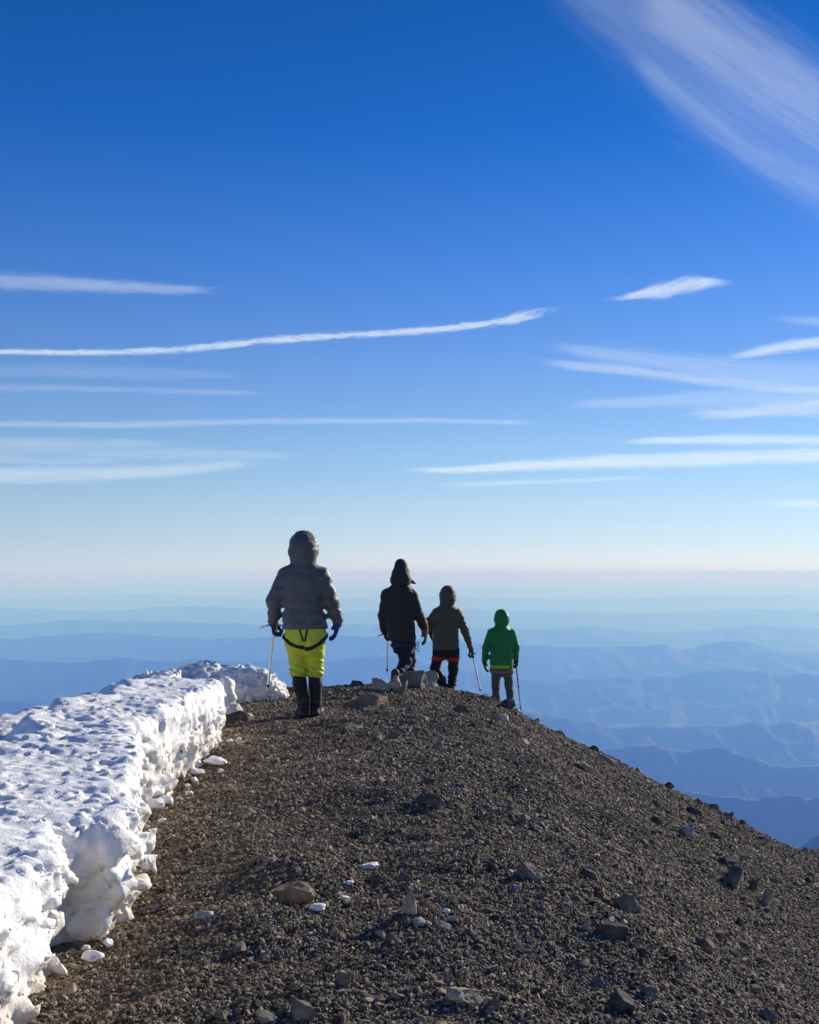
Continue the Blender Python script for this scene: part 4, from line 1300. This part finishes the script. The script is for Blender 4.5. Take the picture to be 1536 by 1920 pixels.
# carabiner, sling and tail straps
def ring(name, c, r, th, m, parent, rot, sc=(1, 1, 1)):
    bm = bmesh.new()
    N, M_ = 28, 8
    vv = []
    for i in range(N):
        a_ = 2 * math.pi * i / N
        row = []
        for j in range(M_):
            b_ = 2 * math.pi * j / M_
            row.append(bm.verts.new(((r + th * math.cos(b_)) * math.cos(a_) * sc[0], th * math.sin(b_), (r + th * math.cos(b_)) * math.sin(a_) * sc[2])))
        vv.append(row)
    for i in range(N):
        for j in range(M_):
            bm.faces.new((vv[i][j], vv[(i + 1) % N][j], vv[(i + 1) % N][(j + 1) % M_], vv[i][(j + 1) % M_]))
    bmesh.ops.recalc_face_normals(bm, faces=bm.faces)
    me = bpy.data.meshes.new(name); bm.to_mesh(me); bm.free()
    o = new_obj(name, me, m, parent, True)
    o.location = c; o.rotation_euler = rot
    return o
hip = Vector((-.138 + .235, 14.17, -.10 + .52))
rt = empty('carabiner', hip)
tag(rt, 'dark carabiner with a cord loop hanging from the parka hiker\'s hip', 'carabiner')
ring('frame', (0, 0, 0), .032, .005, dark_steel, rt, (0, .3, 0), (.65, 1, 1.5))
ring('cord_loop', (.01, .01, -.035), .036, .005, mat('cord_navy', (.02, .03, .08), .7), rt, (0, -.3, .3), (.6, 1, 1.3))

# ------------------------------------------------------------------ clouds
cm = bpy.data.materials.new('cirrus'); cm.use_nodes = True
n, l = cm.node_tree.nodes, cm.node_tree.links
n.remove(n['Principled BSDF'])
uv = n.new('ShaderNodeUVMap'); uv.uv_map = 'UVMap'
at = n.new('ShaderNodeAttribute'); at.attribute_name = 'cloud_shape'
sepu = n.new('ShaderNodeSeparateXYZ'); l.new(at.outputs['Vector'], sepu.inputs[0])   # x: edge profile, y: opacity, z: seed
mp = n.new('ShaderNodeMapping'); mp.inputs['Scale'].default_value = (1, 1, 1)
l.new(uv.outputs[0], mp.inputs['Vector'])
def nnode(scale, detail, rough, dist=0.0):
    q = n.new('ShaderNodeTexNoise'); q.inputs['Scale'].default_value = scale; q.inputs['Detail'].default_value = detail
    q.inputs['Roughness'].default_value = rough; q.inputs['Distortion'].default_value = dist
    l.new(mp.outputs[0], q.inputs['Vector'])
    return q
na_, nb_ = nnode(1.0, 6, .55, .8), nnode(3.1, 7, .6, .6)
def math_(op, a_, b_=None, v=None):
    q = n.new('ShaderNodeMath'); q.operation = op
    l.new(a_, q.inputs[0])
    if b_ is not None: l.new(b_, q.inputs[1])
    if v is not None: q.inputs[1].default_value = v
    return q.outputs[0]
mix = math_('ADD', math_('MULTIPLY', na_.outputs['Fac'], None, .65), math_('MULTIPLY', nb_.outputs['Fac'], None, .35))
# edge profile pulled about by the noise
s1 = math_('ADD', sepu.outputs['X'], math_('MULTIPLY', math_('SUBTRACT', mix, None, .5), sepu.outputs['Z']))
mr = n.new('ShaderNodeMapRange'); mr.interpolation_type = 'SMOOTHSTEP'
mr.inputs[1].default_value = .05; mr.inputs[2].default_value = 1.15
l.new(s1, mr.inputs[0])
al = math_('MULTIPLY', math_('MULTIPLY', mr.outputs[0], sepu.outputs['Y']), math_('MINIMUM', math_('MULTIPLY', sepu.outputs['X'], None, 1.05), None, 1.0))
# ice crystals scatter the sun whichever way the thin sheet lies: shade them by the sun's own direction
df = n.new('ShaderNodeBsdfDiffuse'); df.inputs['Color'].default_value = (.52, .59, .62, 1)
cn = n.new('ShaderNodeCombineXYZ')
for i_ in range(3): cn.inputs[i_].default_value = sdir[i_]
l.new(cn.outputs[0], df.inputs['Normal'])
tl = n.new('ShaderNodeBsdfTranslucent'); tl.inputs['Color'].default_value = (.52, .59, .62, 1)
cn2 = n.new('ShaderNodeCombineXYZ')
for i_ in range(3): cn2.inputs[i_].default_value = -sdir[i_]
l.new(cn2.outputs[0], tl.inputs['Normal'])
ms = n.new('ShaderNodeAddShader'); l.new(df.outputs[0], ms.inputs[0]); l.new(tl.outputs[0], ms.inputs[1])
trn = n.new('ShaderNodeBsdfTransparent')
m2 = n.new('ShaderNodeMixShader')
l.new(al, m2.inputs[0]); l.new(trn.outputs[0], m2.inputs[1]); l.new(ms.outputs[0], m2.inputs[2])
l.new(m2.outputs[0], n['Material Output'].inputs['Surface'])

def cloud(line, label, alpha=.6, seed=1, fib=(110, 26), contrast=3.8, alt=4600.0):
    """line: (px, py, half height px); the sheet lies level at its own altitude, in two layers"""
    L = np.array(line, float)
    tt = np.concatenate([[0], np.cumsum(np.hypot(np.diff(L[:, 0]), np.diff(L[:, 1])))])
    nu, nv = max(30, int(tt[-1] / 12)), 15
    t = np.linspace(0, tt[-1], nu)
    cxp, cyp, hw = (np.interp(t, tt, L[:, i]) for i in range(3))
    k = np.ones(5) / 5
    sm_ = lambda a_: np.convolve(np.pad(a_, 2, mode='edge'), k, mode='valid')
    cxp, cyp, hw = sm_(cxp), sm_(cyp), sm_(hw) * 1.25
    tx, ty = np.gradient(cxp), np.gradient(cyp); q = np.hypot(tx, ty); nxp, nyp = -ty / q, tx / q
    v = np.linspace(-1, 1, nv)
    Vs, Fs, U, A = [], [], [], []
    off = 0
    for layer in range(2):
        PXX = cxp[:, None] + nxp[:, None] * hw[:, None] * v[None]
        PYY = cyp[:, None] + nyp[:, None] * hw[:, None] * v[None]
        PYY = np.minimum(PYY, EY - 70)
        a_ = alt + seed * 45 + layer * 20
        Yd = (a_ - EYE) * F / (EY - PYY)
        XX = (PXX - CX) / F * Yd
        Vs.append(np.stack([XX.ravel(), Yd.ravel(), np.full(XX.size, a_)], 1))
        Fs.append(grid_faces(nu, nv) + off); off += XX.size
        U.append(np.stack([(np.repeat(t[:, None], nv, 1) / fib[0] + seed * 7.3 + layer * 3.1).ravel(), (v[None] * hw[:, None] / fib[1] + seed * 3.7 + layer).ravel()], 1))
        e = (1 - v[None] ** 2) ** 1.7 * np.ones((nu, 1)) * sstep(0, 1, np.minimum(t, tt[-1] - t) / min(tt[-1] * .30 + 1, 130.0))[:, None]
        A.append(np.stack([e.ravel(), np.full(XX.size, alpha * (.46 if layer == 0 else .36)), np.full(XX.size, contrast)], 1))
    me = np_mesh('cloud', np.concatenate(Vs), np.concatenate(Fs))
    ul = me.uv_layers.new(name='UVMap')
    li = np.empty(len(me.loops), np.int32); me.loops.foreach_get('vertex_index', li)
    U = np.concatenate(U).astype(np.float32)
    ul.data.foreach_set('uv', U[li].ravel())
    at_ = me.attributes.new('cloud_shape', 'FLOAT_VECTOR', 'POINT')
    at_.data.foreach_set('vector', np.concatenate(A).astype(np.float32).ravel())
    o = new_obj('cloud', me, cm, None, True)
    tag(o, label, 'cloud', 'cirrus clouds across the sky')
    return o

cloud([(-300, 658, 6), (-60, 660, 6), (60, 660, 7), (200, 661, 7), (330, 656, 8), (440, 645, 9), (560, 634, 10), (700, 626, 7), (820, 618, 10), (920, 606, 8), (985, 593, 14), (1020, 584, 13), (1055, 574, 5), (1085, 568, 3)], 'long thin white streak rising gently across the middle of the sky', .85, 1, (55, 9), 6.5)
cloud([(1110, 566, 3), (1180, 556, 9), (1230, 547, 17), (1270, 540, 22), (1310, 530, 18), (1350, 529, 10), (1400, 532, 4)], 'short bright spindle of cloud alone above the right end of the long streak', .9, 2, (80, 22))
cloud([(-420, 525, 20), (-60, 525, 20), (80, 530, 22), (200, 536, 18), (330, 543, 13), (460, 545, 7)], 'faint feathered streak high on the left', .3, 3, (120, 14))
cloud([(-420, 728, 12), (-60, 728, 12), (150, 728, 10), (350, 734, 8), (560, 740, 6)], 'very faint thread below the long streak on the left', .14, 4, (160, 12))
cloud([(-420, 794, 8), (-60, 794, 8), (200, 797, 9), (500, 790, 8), (800, 788, 7), (1080, 795, 5)], 'hairline white streak spanning left to centre', .25, 5, (160, 10))
cloud([(-420, 826, 14), (-60, 826, 14), (150, 830, 12), (380, 830, 8)], 'faint band just below the hairline streak at left', .15, 6, (160, 12))
cloud([(-420, 892, 24), (-60, 892, 24), (120, 890, 22), (280, 885, 18), (400, 874, 14), (540, 864, 7)], 'broad low white streak at lower left', .4, 7, (150, 16))
cloud([(-420, 862, 8), (-60, 862, 8), (150, 866, 8), (300, 862, 5)], 'thin strand just above the low left streak', .2, 8, (150, 10))
cloud([(960, 674, 4), (1060, 684, 12), (1180, 696, 13), (1320, 713, 14), (1450, 726, 12), (1600, 738, 10), (2000, 760, 10)], 'soft streak sloping down to the right at middle right', .42, 9, (130, 15))
cloud([(1310, 680, 4), (1380, 667, 10), (1460, 652, 14), (1620, 632, 18), (1900, 600, 14)], 'bright streak climbing to the right edge', .8, 10, (110, 14))
cloud([(1230, 786, 5), (1300, 776, 16), (1380, 776, 14), (1480, 766, 20), (1620, 760, 24), (2000, 750, 20)], 'ragged cloud bar at the right edge under the soft streak', .62, 11, (110, 18))
cloud([(1120, 830, 4), (1220, 826, 10), (1350, 824, 13), (1480, 826, 14), (1640, 826, 14), (2100, 830, 12)], 'upper of two long parallel bars at lower right', .7, 12, (140, 12))
cloud([(700, 880, 4), (850, 882, 8), (1000, 872, 14), (1150, 864, 18), (1300, 862, 20), (1450, 856, 18), (1640, 852, 18), (2200, 850, 14)], 'lower and longer of two parallel bars at lower right', .85, 13, (130, 14))
cloud([(1380, 946, 3), (1440, 943, 9), (1520, 944, 12), (1640, 946, 12), (1900, 946, 10)], 'small pale patch just over the haze at far right', .4, 14, (120, 10))
cloud([(1400, 590, 8), (1480, 600, 12), (1620, 606, 16), (1900, 620, 14)], 'faint wisp between the spindle and the right edge', .25, 15, (120, 14))
cloud([(760, 910, 5), (900, 908, 7), (1100, 900, 6), (1280, 890, 5)], 'faint thread under the long lower bar', .28, 16, (150, 8))
cloud([(960, -160, 50), (1110, -50, 110), (1240, 50, 150), (1370, 150, 175), (1490, 240, 170), (1620, 330, 140), (1780, 430, 100)], 'great feathery plume sweeping down the upper right corner', .15, 17, (420, 60), 2.6)
cloud([(1150, -60, 40), (1300, 40, 90), (1440, 140, 110), (1560, 220, 100), (1720, 320, 70)], 'denser bright core of the upper right plume', .24, 18, (360, 40), 3.4)
cloud([(1130, 60, 12), (1260, 170, 40), (1400, 280, 46), (1560, 365, 40), (1680, 430, 14)], 'thin lower fringe of the upper right plume', .14, 19, (320, 26), 3.4)
cloud([(980, 640, 10), (1150, 668, 26), (1320, 690, 34), (1480, 705, 36), (1700, 712, 30), (1900, 716, 20)], 'thin veil filling the gap between the soft streak and the bright one at right', .24, 21, (260, 22))
cloud([(1000, 760, 8), (1250, 752, 22), (1450, 744, 30), (1700, 740, 24), (1900, 740, 20)], 'faint veil between the soft streak and the ragged bar', .22, 22, (260, 16))
cloud([(-300, 845, 20), (0, 846, 26), (200, 848, 24), (420, 852, 14), (620, 856, 6)], 'faint wide veil behind the low left streaks', .15, 23, (300, 18))
cloud([(-200, 700, 10), (100, 696, 20), (330, 700, 16), (520, 706, 6)], 'faint veil just under the left half of the long streak', .10, 24, (260, 16))
print('done', time.time() - _t)
